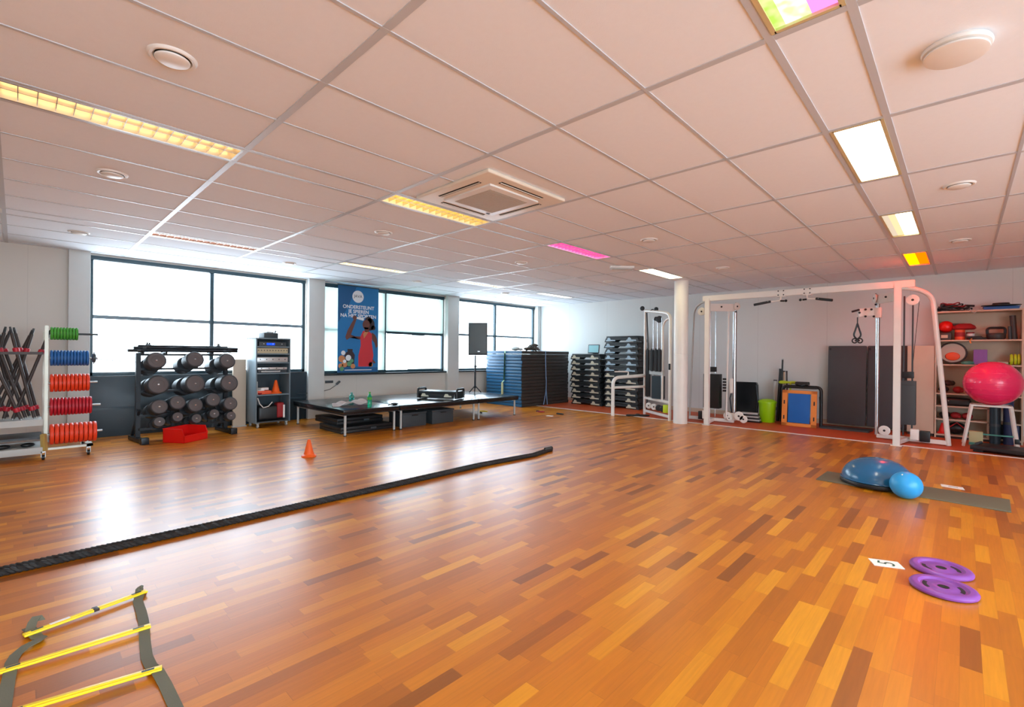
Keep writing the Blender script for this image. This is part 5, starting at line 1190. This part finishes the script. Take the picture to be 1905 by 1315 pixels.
# small things on the floor
t = thing('clip_pair', 'dark red clip on the wooden floor near the platform tables', 'clip', (8.02, 6.75, 0)); b = B(); b.tube([(.05*math.cos(a_), .09*math.sin(a_), .012) for a_ in [2*PI*i/16 for i in range(16)]], .011, seg=6, closed=True); b.obj('loop', 'darkred', t); b = B(); b.box(0, .09, .015, .05, .05, .03, bev=.008); b.obj('clasp', 'brown', t)
t = thing('clip_pair', 'black clip on the wooden floor left of the cable tower', 'clip', (8.02, 6.20, 0)); b = B(); b.tube([(.04*math.cos(a_), .07*math.sin(a_), .012) for a_ in [2*PI*i/16 for i in range(16)]], .011, seg=6, closed=True); b.obj('loop', 'black', t); b = B(); b.box(0, .07, .015, .05, .05, .03, bev=.008); b.obj('clasp', 'brown', t)
t = thing('paper_slip', 'small white paper slip on the floor between the two clips', 'paper', (7.66, 6.20, 0), rz=.3); b = B(); b.box(0, 0, .001, .10, .14, .002); b.obj('paper', 'card', t)
t = thing('yellow_band', 'yellow and black band under the end of the last platform table', 'band', (7.05, 7.55, 0)); b = B(); b.tube([(.10*math.cos(a_), .16*math.sin(a_), .014) for a_ in [PI*i/12 for i in range(13)]], .013, seg=6); b.obj('band', 'yellow', t); b = B(); b.tube([(-.10, 0, .014), (-.16, -.10, .014)], .016, seg=6); b.obj('grip', 'black', t)
# ------------------------------------------------------------------ camera, light, world
def camera():
    f, th, ro = 879.5, math.radians(43.63), math.radians(.553)
    F = Vector((math.cos(th), math.sin(th), 0)); R = Vector((math.sin(th), -math.cos(th), 0)); U = Vector((0, 0, 1))
    R2 = R*math.cos(ro)+U*math.sin(ro); U2 = U*math.cos(ro)-R*math.sin(ro)
    cam = bpy.data.cameras.new('camera'); o = bpy.data.objects.new('camera', cam); C.objects.link(o)
    m = Matrix((R2, U2, -F)).transposed().to_4x4(); m.translation = (0, 0, 1.28); o.matrix_world = m
    cam.sensor_width = 36; cam.lens = f/1905*36; cam.shift_y = .9/1905; cam.clip_start = .05
    bpy.context.scene.camera = o
camera()
w = bpy.data.worlds.new('sky'); bpy.context.scene.world = w; w.use_nodes = True; nt = w.node_tree; nt.nodes.clear()
out = nt.nodes.new('ShaderNodeOutputWorld'); bg = nt.nodes.new('ShaderNodeBackground')
tc = nt.nodes.new('ShaderNodeTexCoord'); sx = nt.nodes.new('ShaderNodeSeparateXYZ'); nt.links.new(tc.outputs['Generated'], sx.inputs[0])
cr = nt.nodes.new('ShaderNodeValToRGB'); e = cr.color_ramp.elements
e[0].position = .47; e[0].color = (.72, .80, .88, 1); e[1].position = .53; e[1].color = (1.0, 1.20, 1.36, 1)
nt.links.new(math_node(nt, 'MULTIPLY_ADD', sx.outputs[2], .5, .5), cr.inputs[0])
nt.links.new(cr.outputs[0], bg.inputs[0]); bg.inputs[1].default_value = 6.0
nt.links.new(bg.outputs[0], out.inputs[0])
for x0, x1, z0 in ((.73, 3.85, .9), (4.17, 7.23, .85), (7.59, 10.6, .85)):
    l = bpy.data.lights.new('window_portal', 'AREA'); l.shape = 'RECTANGLE'; l.size = x1-x0; l.size_y = TOPW-z0; l.cycles.is_portal = True
    o = bpy.data.objects.new('window_portal', l); C.objects.link(o); o.location = ((x0+x1)/2, YW+.2, (TOPW+z0)/2); o.rotation_euler = (-PI/2, 0, 0)
for loc, rot in (((1., YR-.2, 1.35), (PI/2, 0, 0)),):  # portal of the added fill window
    l = bpy.data.lights.new('window_portal', 'AREA'); l.shape = 'RECTANGLE'; l.size = 8; l.size_y = 2.1; l.cycles.is_portal = True
    o = bpy.data.objects.new('window_portal', l); C.objects.link(o); o.location = loc; o.rotation_euler = rot
sc = bpy.context.scene
sc.view_settings.view_transform = 'Standard'; sc.view_settings.look = 'None'; sc.view_settings.gamma = 1; sc.view_settings.use_curve_mapping = False
sc.view_settings.exposure = 0.6
sc.cycles.max_bounces = 10; sc.cycles.diffuse_bounces = 6; sc.cycles.transparent_max_bounces = 12; sc.cycles.sample_clamp_indirect = 6.0
sc.cycles.use_denoising = True
sc.cycles.use_adaptive_sampling = True; sc.cycles.adaptive_threshold = .015
